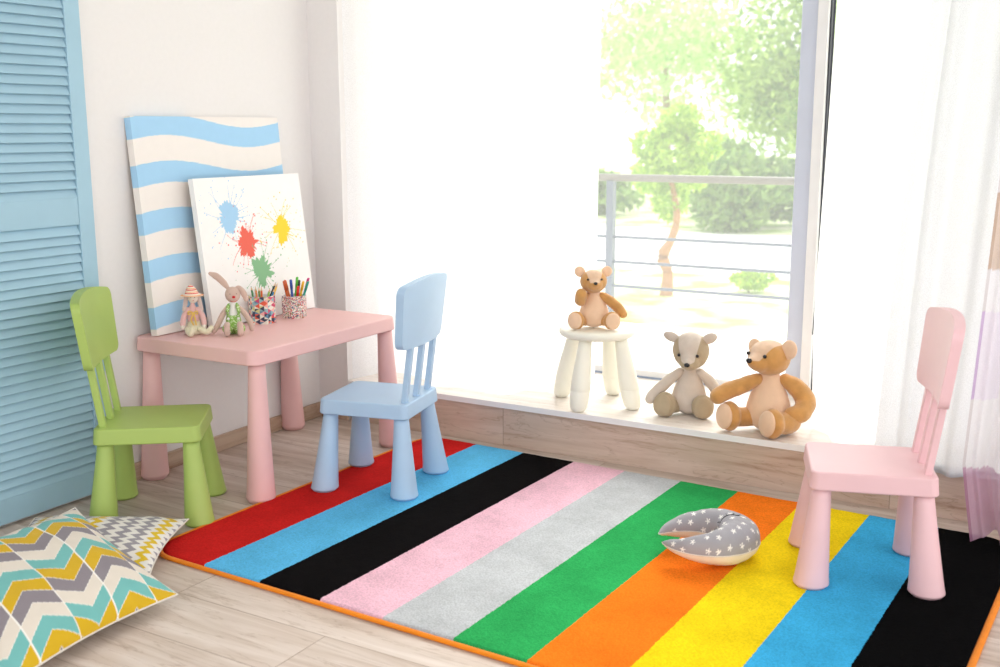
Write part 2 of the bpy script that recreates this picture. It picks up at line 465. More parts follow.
TH = 0.49
tb = empty('childrens_table', (0.2735, -0.568, 0), radians(0.4)); tag(tb, 'low pink plastic play table with rounded top and conical legs against left wall', 'table')
slab('tabletop', 0.542, 0.756, 0.04, TH - 0.047, TH, PINK, tb, taper=0.006, bev=0.005, n=8)
for sx in (-1, 1):
    for sy in (-1, 1):
        lathe('leg', cone_prof(0.0265, 0.0465), (sx * 0.238, sy * 0.353 + 0.009, 0), (sx * 0.232, sy * 0.336 + 0.006, TH - 0.045), PINK, tb)

st = empty('stool', (1.173, 0.165, HL), radians(0)); tag(st, 'round cream plastic stool with four bulging legs on the window ledge', 'stool')
prof = [(0, 0.112), (0.06, 0.124), (0.22, 0.133), (0.5, 0.1385), (0.75, 0.138), (0.9, 0.134), (0.97, 0.127), (1.0, 0.112)]
lathe('seat', prof, (0, 0, 0.250), (0, 0, 0.284), CREAM, st, n=72)
leg_prof = [(0.0, 0.014), (0.01, 0.020), (0.04, 0.0255), (0.09, 0.0285), (0.18, 0.0305), (0.28, 0.0318), (0.285, 0.0312), (0.29, 0.0318), (0.42, 0.031), (0.6, 0.028), (0.8, 0.0235), (1.0, 0.020)]
for dx, dy in ((-0.003, -0.135), (0.145, -0.018), (0.003, 0.135), (-0.145, 0.018)):
    lathe('leg', [(a_, r_ * 1.12) for a_, r_ in leg_prof], (dx * 1.07, dy * 1.07, 0), (dx * 0.68, dy * 0.68, 0.258), CREAM, st)

# ---------------------------------------------------------------- rug
RW, RL = 0.2017, 1.3088
STR = [(208, 40, 38), (98, 190, 238), (18, 16, 17), (240, 192, 208), (194, 197, 200), (50, 166, 90), (248, 126, 34), (245, 214, 30), (66, 176, 228), (12, 12, 13)]
def rugmat():
    m, n, b = newmat('rug_pile')
    tc = N(n, 'ShaderNodeTexCoord'); sep = N(n, 'ShaderNodeSeparateXYZ')
    wob = N(n, 'ShaderNodeTexNoise', Scale=90.0, Detail=2.0); n.links.new(tc.outputs['Object'], wob.inputs['Vector'])
    ad = N(n, 'ShaderNodeMath', operation='MULTIPLY_ADD'); ad.inputs[1].default_value = 0.006
    n.links.new(tc.outputs['Object'], sep.inputs[0]); n.links.new(wob.outputs['Fac'], ad.inputs[0]); n.links.new(sep.outputs[0], ad.inputs[2])
    dv = N(n, 'ShaderNodeMath', operation='DIVIDE'); dv.inputs[1].default_value = RW * 10; n.links.new(ad.outputs[0], dv.inputs[0])
    r = N(n, 'ShaderNodeValToRGB'); r.color_ramp.interpolation = 'CONSTANT'; e = r.color_ramp.elements
    while len(e) < 10: e.new(0.5)
    for i, c in enumerate(STR): e[i].position = i / 10 + (0.0015 if i else 0); e[i].color = lin(*c)
    n.links.new(dv.outputs[0], r.inputs[0])
    big = N(n, 'ShaderNodeTexNoise', Scale=7.0, Detail=5.0, Roughness=0.6); n.links.new(tc.outputs['Object'], big.inputs['Vector'])
    fine = N(n, 'ShaderNodeTexNoise', Scale=210.0, Detail=3.0); n.links.new(tc.outputs['Object'], fine.inputs['Vector'])
    mx = N(n, 'ShaderNodeMix', data_type='RGBA', blend_type='MULTIPLY'); mx.inputs[0].default_value = 1
    mx2 = N(n, 'ShaderNodeMix', data_type='RGBA', blend_type='MULTIPLY'); mx2.inputs[0].default_value = 1
    n.links.new(r.outputs[0], mx.inputs[6]); n.links.new(ramp(n, big.outputs['Fac'], [(0.35, (0.88, 0.88, 0.88, 1)), (0.62, (1.03, 1.03, 1.03, 1))]), mx.inputs[7])
    n.links.new(mx.outputs[2], mx2.inputs[6]); n.links.new(ramp(n, fine.outputs['Fac'], [(0.33, (0.80, 0.80, 0.80, 1)), (0.62, (1.03, 1.03, 1.03, 1))]), mx2.inputs[7])
    n.links.new(mx2.outputs[2], b.inputs['Base Color'])
    b.inputs['Roughness'].default_value = 1; b.inputs['Sheen Weight'].default_value = 0.0; b.inputs['Specular IOR Level'].default_value = 0.02
    ms = N(n, 'ShaderNodeMath', operation='ADD'); n.links.new(fine.outputs['Fac'], ms.inputs[0]); n.links.new(big.outputs['Fac'], ms.inputs[1])
    bump(n, b, ms.outputs[0], 0.6, 0.004)
    return m
rug = empty('rug', (0.5541, -1.3782, 0), radians(-1.8418)); tag(rug, 'rectangular plush rug of ten broad coloured stripes with orange edging', 'rug')
RX0, RX1, RY0, RY1, CR = -0.020, 2.030, -0.010, RL + 0.012, 0.095
nx, ny = 340, 220
V = []
for j in range(ny + 1):
    y = RY0 + (RY1 - RY0) * j / ny
    for i in range(nx + 1):
        x = RX0 + (RX1 - RX0) * i / nx
        dx = max(RX0 + CR - x, x - (RX1 - CR), 0); dy = max(RY0 + CR - y, y - (RY1 - CR), 0)
        X_, Y_ = x, y
        if dx > 0 and dy > 0:
            # map the square corner cell onto a quarter disc
            sx = 1 if x > (RX0 + RX1) / 2 else -1; sy = 1 if y > (RY0 + RY1) / 2 else -1
            cxx = RX1 - CR if sx > 0 else RX0 + CR; cyy = RY1 - CR if sy > 0 else RY0 + CR
            m_ = max(dx, dy); l_ = sqrt(dx * dx + dy * dy)
            X_ = cxx + sx * dx * m_ / l_; Y_ = cyy + sy * dy * m_ / l_
        ed = min(x - RX0, RX1 - x, y - RY0, RY1 - y)
        z = 0.0125 * min(1, 0.45 + ed / 0.012) + 0.0006 * noise.noise(Vector((x * 260, y * 260, 3))) + 0.0007 * noise.noise(Vector((x * 30, y * 30, 8)))
        if ed < 1e-6:
            z = 0.003; X_ += 0.0015 * noise.noise(Vector((x * 70, y * 70, 5))); Y_ += 0.0015 * noise.noise(Vector((x * 70, y * 70, 9)))
        V.append((X_, Y_, z))
from_py('pile', V, grid_faces(nx + 1, ny + 1), rugmat(), rug)
ORB = fabric('orange_binding', (240, 138, 30), sheen=0.1, scale=400)
# the binding runs round the whole rug
ring = []
o_ = 0.006
for cx, cy, a0 in [(RX1 - CR, RY1 - CR, 0), (RX0 + CR, RY1 - CR, pi/2), (RX0 + CR, RY0 + CR, pi), (RX1 - CR, RY0 + CR, 1.5 * pi)]:
    for i in range(9):
        a = a0 + pi/2 * i / 8; ring.append((cx + (CR + o_) * cos(a), cy + (CR + o_) * sin(a)))
V = []; k = 10
for (x, y), in zip(ring):
    cx = min(max(x, RX0 + CR), RX1 - CR); cy = min(max(y, RY0 + CR), RY1 - CR); d = Vector((x - cx, y - cy, 0)).normalized()
    far = 0.35 if y > RY1 - 0.02 else 1.0
    for q in range(k):
        a = 2 * pi * q / k; V.append(Vector((x, y, 0.0052 * (0.5 + 0.5 * far))) + d * (0.0085 * far * cos(a)) + Vector((0, 0, 0.0052 * sin(a) * (0.5 + 0.5 * far))))
n_ = len(ring)
Fc = [(i * k + q, i * k + (q + 1) % k, ((i + 1) % n_) * k + (q + 1) % k, ((i + 1) % n_) * k + q) for i in range(n_) for q in range(k)]
from_py('binding', V, Fc, ORB, rug)

# ---------------------------------------------------------------- canvases
PAINTED = fabric('painted_canvas', None, vcol=True, sheen=0.0, scale=700, strength=0.15, var=0.98)
def canvas(name, loc, W, H, T, lean, colf, nu, nv, label):
    """upright panel: local x = outward normal, local y = along wall, z = up; front face at x=0"""
    t = empty(name, loc); t.rotation_euler = (0, -lean, 0)
    V, Cc = [], []
    for j in range(nv + 1):
        for i in range(nu + 1):
            u, v = i / nu, j / nv
            V.append((0, u * W, v * H)); Cc.append(colf(u, v))
    Fc = grid_faces(nu + 1, nv + 1)
    # wrapped sides
    def side(edge):
        off = len(V)
        for s in (0, 1):
            for (u, v) in edge:
                V.append((-T * s, u * W, v * H)); Cc.append(colf(u, v))
        Fc.extend(grid_faces(len(edge), 2, off))
    side([(0, j / nv) for j in range(nv + 1)]); side([(1, j / nv) for j in range(nv + 1)])
    side([(i / nu, 0) for i in range(nu + 1)]); side([(i / nu, 1) for i in range(nu + 1)])
    o = from_py('painted_cloth', V, Fc, PAINTED, t, smooth=False); paint(o.data, Cc)
    bm = bmesh.new(); b_ = 0.03
    box_bm(-T - 0.001, -0.004, 0.002, W - 0.002, 0.002, b_, bm); box_bm(-T - 0.001, -0.004, 0.002, W - 0.002, H - b_, H - 0.002, bm)
    box_bm(-T - 0.001, -0.004, 0.002, b_, b_, H - b_, bm); box_bm(-T - 0.001, -0.004, W - b_, W - 0.002, b_, H - b_, bm)
    from_bm('stretcher_frame', bm, BASEB, t, smooth=False)
    tag(t, label, 'painting'); return t
CW = lin(243, 236, 230); CB = lin(170, 212, 242)
def stripes(u, v):
    off = 0.032 * (cos(2 * pi * (u - 0.20) / 1.12) - 1)
    k = (v - off - 0.915) / 0.2165
    fr = k - math.floor(k)
    t = (fr * 0.2165) / 0.003
    a = 1.0 if fr * 0.2165 < 0.098 + 0.012 * u * 0 else 0.0
    if v - off > 1.02 : a = 0.0
    return tuple(CB[i] * a + CW[i] * (1 - a) for i in range(4))
canvas('striped_canvas', (0.090, -0.912, TH + 0.0030), 0.690, 0.712, 0.028, 0.088, stripes, 60, 420, 'large canvas with wavy light blue and white stripes leaning on the wall')
# splattered canvas
SW_, SH_ = 0.530, 0.508
random.seed(21)
splats = [((0.27, 0.72), (170, 210, 240), 0.088, 0.15, 22), ((0.405, 0.54), (238, 112, 96), 0.082, 0.13, 20), ((0.755, 0.61), (250, 214, 70), 0.080, 0.17, 24), ((0.515, 0.33), (142, 190, 146), 0.090, 0.13, 20)]
BW = lin(250, 247, 244)
nu = nv = 360
img = [[BW] * (nu + 1) for _ in range(nv + 1)]
def disc(u, v, r, c):
    i0, i1 = int((u - r) * nu), int((u + r) * nu) + 1; j0, j1 = int((v - r) * nv), int((v + r) * nv) + 1
    for j in range(max(0, j0), min(nv, j1) + 1):
        for i in range(max(0, i0), min(nu, i1) + 1):
            if (i / nu - u) ** 2 + (j / nv - v) ** 2 <= r * r: img[j][i] = c
def splat(cu, cv, c, r, rmax, nr):
    for j in range(int((cv - 0.14) * nv), int((cv + 0.14) * nv)):
        for i in range(int((cu - 0.14) * nu), int((cu + 0.14) * nu)):
            du, dv = i / nu - cu, j / nv - cv; a = atan2(dv, du); d = sqrt(du * du + dv * dv * 0.72)
            rr = r * (0.92 + 0.5 * noise.noise(Vector((cos(a) * 1.6 + cu * 9, sin(a) * 1.6, 1))) + 0.35 * noise.noise(Vector((cos(a) * 6 + cu * 9, sin(a) * 6, 4))))
            if d < rr and 0 <= j <= nv and 0 <= i <= nu: img[j][i] = c
    for q in range(nr):
        a = random.uniform(0, 2 * pi); L = r + random.random() ** 1.5 * rmax; w_ = random.uniform(0.0013, 0.0042); bend = random.uniform(-1.2, 1.2)
        s = r * 0.5
        while s < L:
            aa = a + bend * (s - r) * 2
            disc(cu + s * cos(aa), cv + s * sin(aa), max(0.0013, w_ * (1 - 0.75 * s / L)), c); s += 0.0013
        if random.random() < 0.6:
            disc(cu + L * 1.05 * cos(aa), cv + L * 1.05 * sin(aa), random.uniform(0.003, 0.007), c)
    for q in range(nr * 3):
        a = random.uniform(0, 2 * pi); d = r * random.uniform(1.0, 3.4)
        disc(cu + d * cos(a), cv + d * sin(a), random.choice((0.0018, 0.002, 0.003, 0.005)), c)
for (cu, cv), rgb, r, rm, nr in splats:
    splat(cu, cv, lin(*rgb), r, rm, nr)
canvas('splattered_canvas', (0.158, -0.728, TH + 0.0030), SW_, SH_, 0.022, 0.118, lambda u, v: img[int(v * nv)][int(u * nu)], nu, nv, 'smaller white canvas with blue, red, yellow and green paint splatters on the table')

# ---------------------------------------------------------------- plush bears
CARA = (222, 164, 96); PEACH = (243, 205, 172)
fur_c = fabric('caramel_velour', CARA, scale=420, sheen=0.5, strength=0.7, var=0.78)
fur_p = fabric('peach_velour', PEACH, scale=420, sheen=0.5, strength=0.4, var=0.93)
fur_cp = fabric('caramel_peach_velour', CARA, PEACH, 'pt', scale=420, sheen=0.5, strength=0.7, var=0.80)
TAUPE = (186, 168, 140); BEI = (218, 204, 190)
fur_t = fabric('taupe_cotton', TAUPE, scale=300, sheen=0.2, strength=0.3, var=0.9)
fur_b = fabric('beige_ribbed_cotton', BEI, sheen=0.2, strength=0.5, weave=70, var=0.92)
fur_tb = fabric('taupe_beige_cotton', TAUPE, BEI, 'pt', scale=300, sheen=0.2, strength=0.3, var=0.9)
m, n, b = newmat('black_bead'); b.inputs['Base Color'].default_value = (0.012, 0.011, 0.012, 1); b.inputs['Roughness'].default_value = 0.22
tcb = N(n, 'ShaderNodeTexCoord'); nob = N(n, 'ShaderNodeTexNoise', Scale=80.0); n.links.new(tcb.outputs['Object'], nob.inputs['Vector']); bump(n, b, nob.outputs['Fac'], 0.05, 0.001)
BEAD = m
BROWNST = plastic('seam_thread', (120, 86, 60), 0.8)

def rz(a): return Matrix.Rotation(a, 3, 'Z')
def rxm(a): return Matrix.Rotation(a, 3, 'X')

def bear(name, loc, rot, s, label, mats, head, body, arms, legs, ears, floppy=False):
    """local frame: -y looks at the viewer, z up, metres"""
    limb, belly, headm, earm, solem = mats
    t = empty(name, loc, rot); tag(t, label, 'teddy bear', 'teddy bears on the window ledge')
    # body: pear
    bx, by, bz0, bz1, br = body
    pr_ = [(0.0, 0.25), (0.04, 0.55), (0.12, 0.83), (0.25, 0.99), (0.38, 1.0), (0.52, 0.90), (0.68, 0.71), (0.82, 0.54), (0.93, 0.44), (1.0, 0.38)]
    V, Fc = lathe_pts([(tt, r * br) for tt, r in pr_], (bx, by, bz0), (bx, by + 0.012, bz1), 40)
    V = [Vector((p.x, by + (p.y - by) * 0.88, p.z)) for p in V]
    fuse('body', [(V, Fc)], belly, t, voxel=0.0035, it=8, wob=0.0012 * s)
    # head with snout
    hc, R, yaw, pitch = head; hc = Vector(hc); M = rz(yaw) @ rxm(pitch)
    g = [ell_geo(hc, (R[0], R[1], R[2]), M),
         ell_geo(hc + M @ Vector((0, -R[1] * 0.62, -R[2] * 0.20)), (R[0] * 0.62, R[1] * 0.62, R[2] * 0.58), M),
         ell_geo(hc + M @ Vector((0, -R[1] * 1.00, -R[2] * 0.18)), (R[0] * 0.34, R[1] * 0.42, R[2] * 0.34), M)]
    Mi = M.transposed()
    def patch(co_):
        q = Mi @ (co_ - hc)
        x, y, z = q.x / R[0], q.y / R[1], q.z / R[2]
        wdt = 0.30 + 0.32 * max(0, min(1, (z + 0.25) / 1.1))
        return min(wdt - abs(x), z + 0.08, 0.55 - y)
    fuse('head', g, headm, t, voxel=0.003 if R[0] > 0.06 else 0.002, it=9, attr=patch, wob=0.0009 * s)
    for sx in (-1, 1):
        # eyes sit on the skin of the head
        p = hc + M @ Vector((sx * R[0] * 0.50, -R[1] * 0.93, R[2] * 0.20)); ell('eye', p, (0.0048 * s,) * 3, BEAD, t, nu=14, nv=8)
    ell('nose', hc + M @ Vector((0, -R[1] * 1.43, -R[2] * 0.10)), (0.0085 * s, 0.006 * s, 0.0065 * s), BEAD, t, rot=M, nu=16, nv=10)
    for sx, ez, er, tilt in ears:
        c = hc + M @ Vector((sx * R[0] * 0.86, R[1] * 0.12, R[2] * ez)); E = M @ Matrix.Rotation(sx * tilt, 3, 'Y')
        V, Fc = ell_geo(c + E @ Vector((0, 0, er * 0.45)), (er * (0.9 if not floppy else 0.66), er * 0.34, er * (1.0 if not floppy else 1.05)), E, 24, 16)
        o = ell('ear', c + E @ Vector((0, 0, er * 0.45)), (er * (0.95 if not floppy else 0.72), er * 0.36, er * (1.0 if not floppy else 1.1)), earm, t, rot=E)
    for pts, rad in arms:
        V, Fc = tube_geo(pts, rad, n=22, sub=8); fuse('arm', [(V, Fc)], limb[0], t, voxel=0.003, it=5, wob=0.0012 * s)
    for pts, rad, fr, nrm in legs:
        nrm = Vector(nrm).normalized(); foot = Vector(pts[-1])
        q = nrm.to_track_quat('Z', 'Y').to_matrix()
        pts = [Vector(p_) for p_ in pts]; pts[-1] = foot - nrm * fr * 0.35; g = [tube_geo(pts, rad[:-1] + [min(rad[-1], fr * 0.7)], n=22, sub=8), ell_geo(foot, (fr * 0.92, fr, fr * 0.62), q)]
        lg_ = fuse('leg', g, limb[1], t, voxel=0.003, it=6, wob=0.0010 * s)
        sp = ell('sole', foot + nrm * (fr * 0.47), (fr * 0.76, fr * 0.86, fr * 0.26), solem, t, rot=q)
    return t

s = 1.0
# large caramel bear
bear('teddy_bear', (1.832, 0.122, HL + 0.001), radians(15.9), 1.35, 'large caramel and peach teddy bear sitting at the right end of the ledge',
     ((fur_c, fur_c), fur_p, fur_cp, fur_p, fur_p),
     head=((-0.010, -0.012, 0.248), (0.072, 0.066, 0.059), radians(-42), radians(-4)),
     body=(-0.006, -0.005, 0.0, 0.205, 0.074),
     arms=[([(-0.045, -0.01, 0.172), (-0.095, -0.02, 0.150), (-0.145, -0.025, 0.128), (-0.170, -0.03, 0.112)], [0.022, 0.027, 0.029, 0.028]),
           ([(0.045, 0.0, 0.172), (0.085, 0.0, 0.145), (0.112, -0.01, 0.105), (0.098, -0.045, 0.075), (0.072, -0.055, 0.070)], [0.022, 0.031, 0.034, 0.032, 0.028])],
     legs=[([(-0.045, 0.0, 0.045), (-0.09, -0.025, 0.044), (-0.130, -0.045, 0.050)], [0.034, 0.033, 0.037], 0.050, (-0.72, -0.68, 0.08)),
           ([(0.062, 0.0, 0.045), (0.062, -0.05, 0.042), (0.010, -0.105, 0.048)], [0.036, 0.037, 0.039], 0.050, (-0.74, -0.64, 0.12))],
     ears=[(-1, 0.30, 0.029, radians(62)), (1, 0.48, 0.033, radians(52))])
# grey-beige bear
bear('teddy_bear', (1.503, 0.178, HL + 0.001), radians(20), 1.2, 'taupe teddy bear in ribbed beige cotton sitting between the stool and caramel bear',
     ((fur_b, fur_t), fur_b, fur_tb, fur_b, fur_t),
     head=((0.024, -0.025, 0.232), (0.064, 0.056, 0.070), radians(-10), radians(23)),
     body=(0.022, 0.0, 0.0, 0.172, 0.061),
     arms=[([(-0.012, 0.0, 0.150), (-0.055, -0.01, 0.115), (-0.095, -0.02, 0.075), (-0.112, -0.03, 0.055)], [0.016, 0.020, 0.021, 0.019]),
           ([(0.058, 0.0, 0.150), (0.095, 0.0, 0.115), (0.118, -0.01, 0.085), (0.125, -0.02, 0.065)], [0.016, 0.020, 0.021, 0.019])],
     legs=[([(-0.01, 0.0, 0.035), (-0.035, -0.02, 0.034), (-0.060, -0.045, 0.040)], [0.029, 0.029, 0.031], 0.046, (-0.42, -0.9, 0.1)),
           ([(0.055, 0.0, 0.035), (0.062, -0.03, 0.034), (0.070, -0.060, 0.040)], [0.029, 0.029, 0.031], 0.043, (0.05, -1.0, 0.1))],
     ears=[(-1, 0.62, 0.027, radians(66)), (1, 0.62, 0.027, radians(55))], floppy=True)
# small bear on the stool
bear('teddy_bear', (1.165, 0.145, HL + 0.287), radians(25), 0.85, 'small caramel teddy bear with raised paw sitting on the round cream stool',
     ((fur_c, fur_c), fur_p, fur_cp, fur_p, fur_p),
     head=((0.000, -0.012, 0.168), (0.049, 0.042, 0.043), radians(8), radians(-4)),
     body=(0.003, 0.0, 0.0, 0.138, 0.054),
     arms=[([(-0.030, -0.005, 0.115), (-0.045, -0.03, 0.100), (-0.042, -0.052, 0.128)], [0.015, 0.021, 0.021]),
           ([(0.032, 0.0, 0.115), (0.062, -0.005, 0.095), (0.092, -0.012, 0.070), (0.107, -0.016, 0.050)], [0.014, 0.019, 0.019, 0.016])],
     legs=[([(-0.022, 0.0, 0.026), (-0.042, -0.025, 0.028), (-0.060, -0.050, 0.031)], [0.022, 0.021, 0.024], 0.034, (-0.25, -1.0, 0.1)),
           ([(0.026, 0.0, 0.026), (0.048, -0.025, 0.028), (0.068, -0.050, 0.031)], [0.022, 0.021, 0.024], 0.034, (0.2, -1.0, 0.1))],
     ears=[(-1, 0.66, 0.020, radians(45)), (1, 0.66, 0.020, radians(45))])

# ---------------------------------------------------------------- toys on the table
A45 = radians(44)
DOLLP = fabric('doll_skin_cloth', (240, 226, 214), scale=400, strength=0.3)
PINKC = fabric('doll_pink_cloth', (236, 190, 186), scale=400, strength=0.3)
CREAMC = fabric('doll_cream_cloth', (238, 230, 200), scale=400, strength=0.3)
HAIR = fabric('doll_pale_hair', (240, 216, 208), weave=400, strength=0.6)
YEL = fabric('yellow_ribbon', (240, 200, 110), scale=300)
RED = fabric('red_thread', (206, 50, 52), scale=300)
BRN = fabric('brown_thread', (110, 84, 70), scale=300)
RAB = fabric('rabbit_linen', (214, 184, 170), scale=450, strength=0.4)
WHC = fabric('white_shirt_cloth', (244, 242, 236), scale=400)
def hatmat():
    m, n, b = newmat('striped_hat_cloth'); tc = N(n, 'ShaderNodeTexCoord'); sp = N(n, 'ShaderNodeSeparateXYZ'); n.links.new(tc.outputs['Object'], sp.inputs[0])
    k = N(n, 'ShaderNodeMath', operation='MULTIPLY'); k.inputs[1].default_value = 95; n.links.new(sp.outputs[2], k.inputs[0])
    f = N(n, 'ShaderNodeMath', operation='FRACT'); n.links.new(k.outputs[0], f.inputs[0])
    r = N(n, 'ShaderNodeValToRGB'); r.color_ramp.interpolation = 'CONSTANT'; e = r.color_ramp.elements; e.new(0.5); e.new(0.7)
    for i, (p, c) in enumerate([(0, (245, 225, 205)), (0.35, (222, 92, 88)), (0.62, (246, 214, 190)), (0.82, (240, 170, 120))]):
        if i < len(e): e[i].position = p; e[i].color = lin(*c)
    n.links.new(f.outputs[0], r.inputs[0]); n.links.new(r.outputs[0], b.inputs['Base Color']); b.inputs['Roughness'].default_value = 0.9; return m
def dotmat(name, base, dot, scale=230.0, thr=0.35):
    m, n, b = newmat(name); tc = N(n, 'ShaderNodeTexCoord'); v = N(n, 'ShaderNodeTexVoronoi', Scale=scale); n.links.new(tc.outputs['Object'], v.inputs['Vector'])
    n.links.new(ramp(n, v.outputs['Distance'], [(thr, lin(*dot)), (thr + 0.05, lin(*base))]), b.inputs['Base Color']); b.inputs['Roughness'].default_value = 0.9; return m
dl = empty('rag_doll', (0.155, -0.812, TH), A45); dl.scale = (1.1, 1.1, 1.05); tag(dl, 'small seated rag doll in a striped hat on the left end of the pink table', 'doll')
fuse('body', [tube_geo([(0, 0.0, 0.018), (0, 0, 0.05), (-0.001, 0, 0.082)], [0.019, 0.0175, 0.012], n=18), tube_geo([(-0.001, 0, 0.08), (0, -0.002, 0.10)], [0.007, 0.0065], n=14)], PINKC, dl, voxel=0.0022)
ell('head', (0.002, -0.002, 0.117), (0.0155, 0.0155, 0.0185), DOLLP, dl)
tube('skirt', [(0, -0.004, 0.012), (0, -0.003, 0.030)], [0.027, 0.020], CREAMC, dl, n=20, flat=(1.0, 1.0), upv=(0, 1, 0))
for sx in (-1, 1):
    tube('arm', [(sx * 0.014, 0, 0.078), (sx * 0.027, -0.008, 0.058), (sx * 0.031, -0.02, 0.036)], [0.0085, 0.0085, 0.0080], PINKC, dl)
    ell('hand', (sx * 0.031, -0.024, 0.026), (0.0068, 0.007, 0.0085), DOLLP, dl)
tube('leg', [(-0.012, 0, 0.014), (-0.016, -0.03, 0.018), (-0.008, -0.058, 0.010), (-0.003, -0.062, 0.024)], [0.010, 0.010, 0.0085, 0.0075], CREAMC, dl)
tube('leg', [(0.012, 0, 0.014), (0.022, -0.03, 0.017), (0.040, -0.045, 0.013), (0.052, -0.048, 0.026)], [0.010, 0.010, 0.009, 0.0078], CREAMC, dl)
for sx in (-1, 1):
    for k in range(3):
        tube('hair', [(sx * (0.008 + 0.003 * k), 0.004 - 0.004 * k, 0.130), (sx * (0.017 + 0.002 * k), 0.002, 0.11), (sx * (0.021 + 0.003 * k), -0.002 - 0.002 * k, 0.075), (sx * (0.020 + 0.004 * k), -0.006, 0.052)], [0.004, 0.0048, 0.0045, 0.003], HAIR, dl, n=8)
HATM = hatmat()
lathe('hat', [(0, 0.035), (0.04, 0.034), (0.14, 0.023), (0.25, 0.019), (0.5, 0.0165), (0.78, 0.011), (0.95, 0.004), (1.0, 0.001)], (0.0, 0.0, 0.123), (-0.004, 0.002, 0.157), HATM, dl, n=28)
for sx in (-1, 1):
    tube('ribbon_loop', [(0.002, -0.019, 0.070), (sx * 0.011, -0.021, 0.076), (sx * 0.013, -0.021, 0.067), (0.002, -0.019, 0.069)], [0.0022] * 4, YEL, dl, n=8)
    tube('ribbon_tail', [(0.002, -0.0195, 0.069), (sx * 0.006, -0.022, 0.05), (sx * 0.004 + 0.004, -0.028, 0.034)], [0.0026, 0.0026, 0.0022], YEL, dl, n=8)
    ell('eye', (0.002 + sx * 0.0055, -0.0165, 0.119), (0.0013, 0.001, 0.0016), BRN, dl, nu=10, nv=6)
ell('mouth', (0.003, -0.0168, 0.109), (0.0022, 0.001, 0.0010), RED, dl, nu=10, nv=6)

rb = empty('toy_rabbit', (0.266, -0.741, TH), A45); rb.scale = (1.08, 1.08, 1.05); tag(rb, 'toy linen rabbit in green dungarees with one ear up, seated on the table', 'toy rabbit')
DUNG = dotmat('green_dotted_cloth', (142, 186, 88), (225, 236, 200))
fuse('body', [tube_geo([(0, 0, 0.020), (0, 0, 0.055), (0, 0, 0.088)], [0.021, 0.019, 0.012], n=18), tube_geo([(0, 0, 0.08), (0, -0.002, 0.104)], [0.009, 0.008], n=14)], WHC, rb, voxel=0.0022)
fuse('head', [ell_geo((0.001, -0.003, 0.125), (0.0235, 0.021, 0.0255)), ell_geo((0.003, -0.016, 0.117), (0.016, 0.013, 0.0145))], RAB, rb, voxel=0.0022)
tube('ear', [(-0.010, 0, 0.143), (-0.026, 0.002, 0.165), (-0.045, 0.004, 0.184), (-0.062, 0.004, 0.193)], [0.0055, 0.0100, 0.0105, 0.006], RAB, rb, flat=(1.0, 0.45), upv=(0, 1, 0))
tube('ear', [(0.010, 0, 0.144), (0.022, -0.002, 0.145), (0.034, -0.004, 0.128), (0.040, -0.006, 0.108)], [0.0055, 0.0085, 0.0105, 0.007], RAB, rb, flat=(0.9, 0.5), upv=(0, 1, 0))
ell('nose', (0.004, -0.0300, 0.121), (0.0052, 0.0035, 0.0042), RED, rb, nu=14, nv=8)
tube('mouth', [(-0.006, -0.0255, 0.108), (0.004, -0.0300, 0.1055), (0.013, -0.0255, 0.109)], [0.0008] * 3, RED, rb, n=6)
for sx in (-1, 1): ell('eye', (0.003 + sx * 0.0095, -0.0225, 0.130), (0.0013, 0.001, 0.0013), BRN, rb, nu=10, nv=6)
tube('arm', [(-0.015, 0, 0.084), (-0.030, -0.006, 0.065), (-0.048, -0.012, 0.030), (-0.060, -0.016, 0.012)], [0.008, 0.0088, 0.0085, 0.0072], RAB, rb)
tube('arm', [(0.015, 0, 0.084), (0.034, -0.004, 0.065), (0.050, -0.010, 0.035), (0.054, -0.014, 0.014)], [0.008, 0.0088, 0.0085, 0.0072], RAB, rb)
fuse('dungarees', [tube_geo([(0, 0.001, 0.022), (0, 0.001, 0.050)], [0.026, 0.0225], n=20, upv=(0, 1, 0)), ell_geo((-0.017, -0.022, 0.020), (0.018, 0.022, 0.0165)), ell_geo((0.017, -0.022, 0.020), (0.018, 0.022, 0.0165))], DUNG, rb, voxel=0.0022)
for sx in (-1, 1):
    tube('strap', [(sx * 0.013, -0.0165, 0.055), (sx * 0.017, -0.0190, 0.070), (sx * 0.014, -0.0125, 0.088), (sx * 0.011, 0.004, 0.094)], [0.0045, 0.005, 0.005, 0.0045], DUNG, rb, n=10, flat=(1.2, 0.6))
    ell('button', (sx * 0.015, -0.0245, 0.052), (0.0042, 0.0016, 0.0042), WHC, rb, nu=12, nv=8)
    tube('leg', [(sx * 0.018 - 0.001, -0.025, 0.024), (sx * 0.019, -0.046, 0.038), (sx * 0.020, -0.054, 0.030), (sx * 0.020, -0.058, 0.012)], [0.0085, 0.0088, 0.0092, 0.0098], RAB, rb)

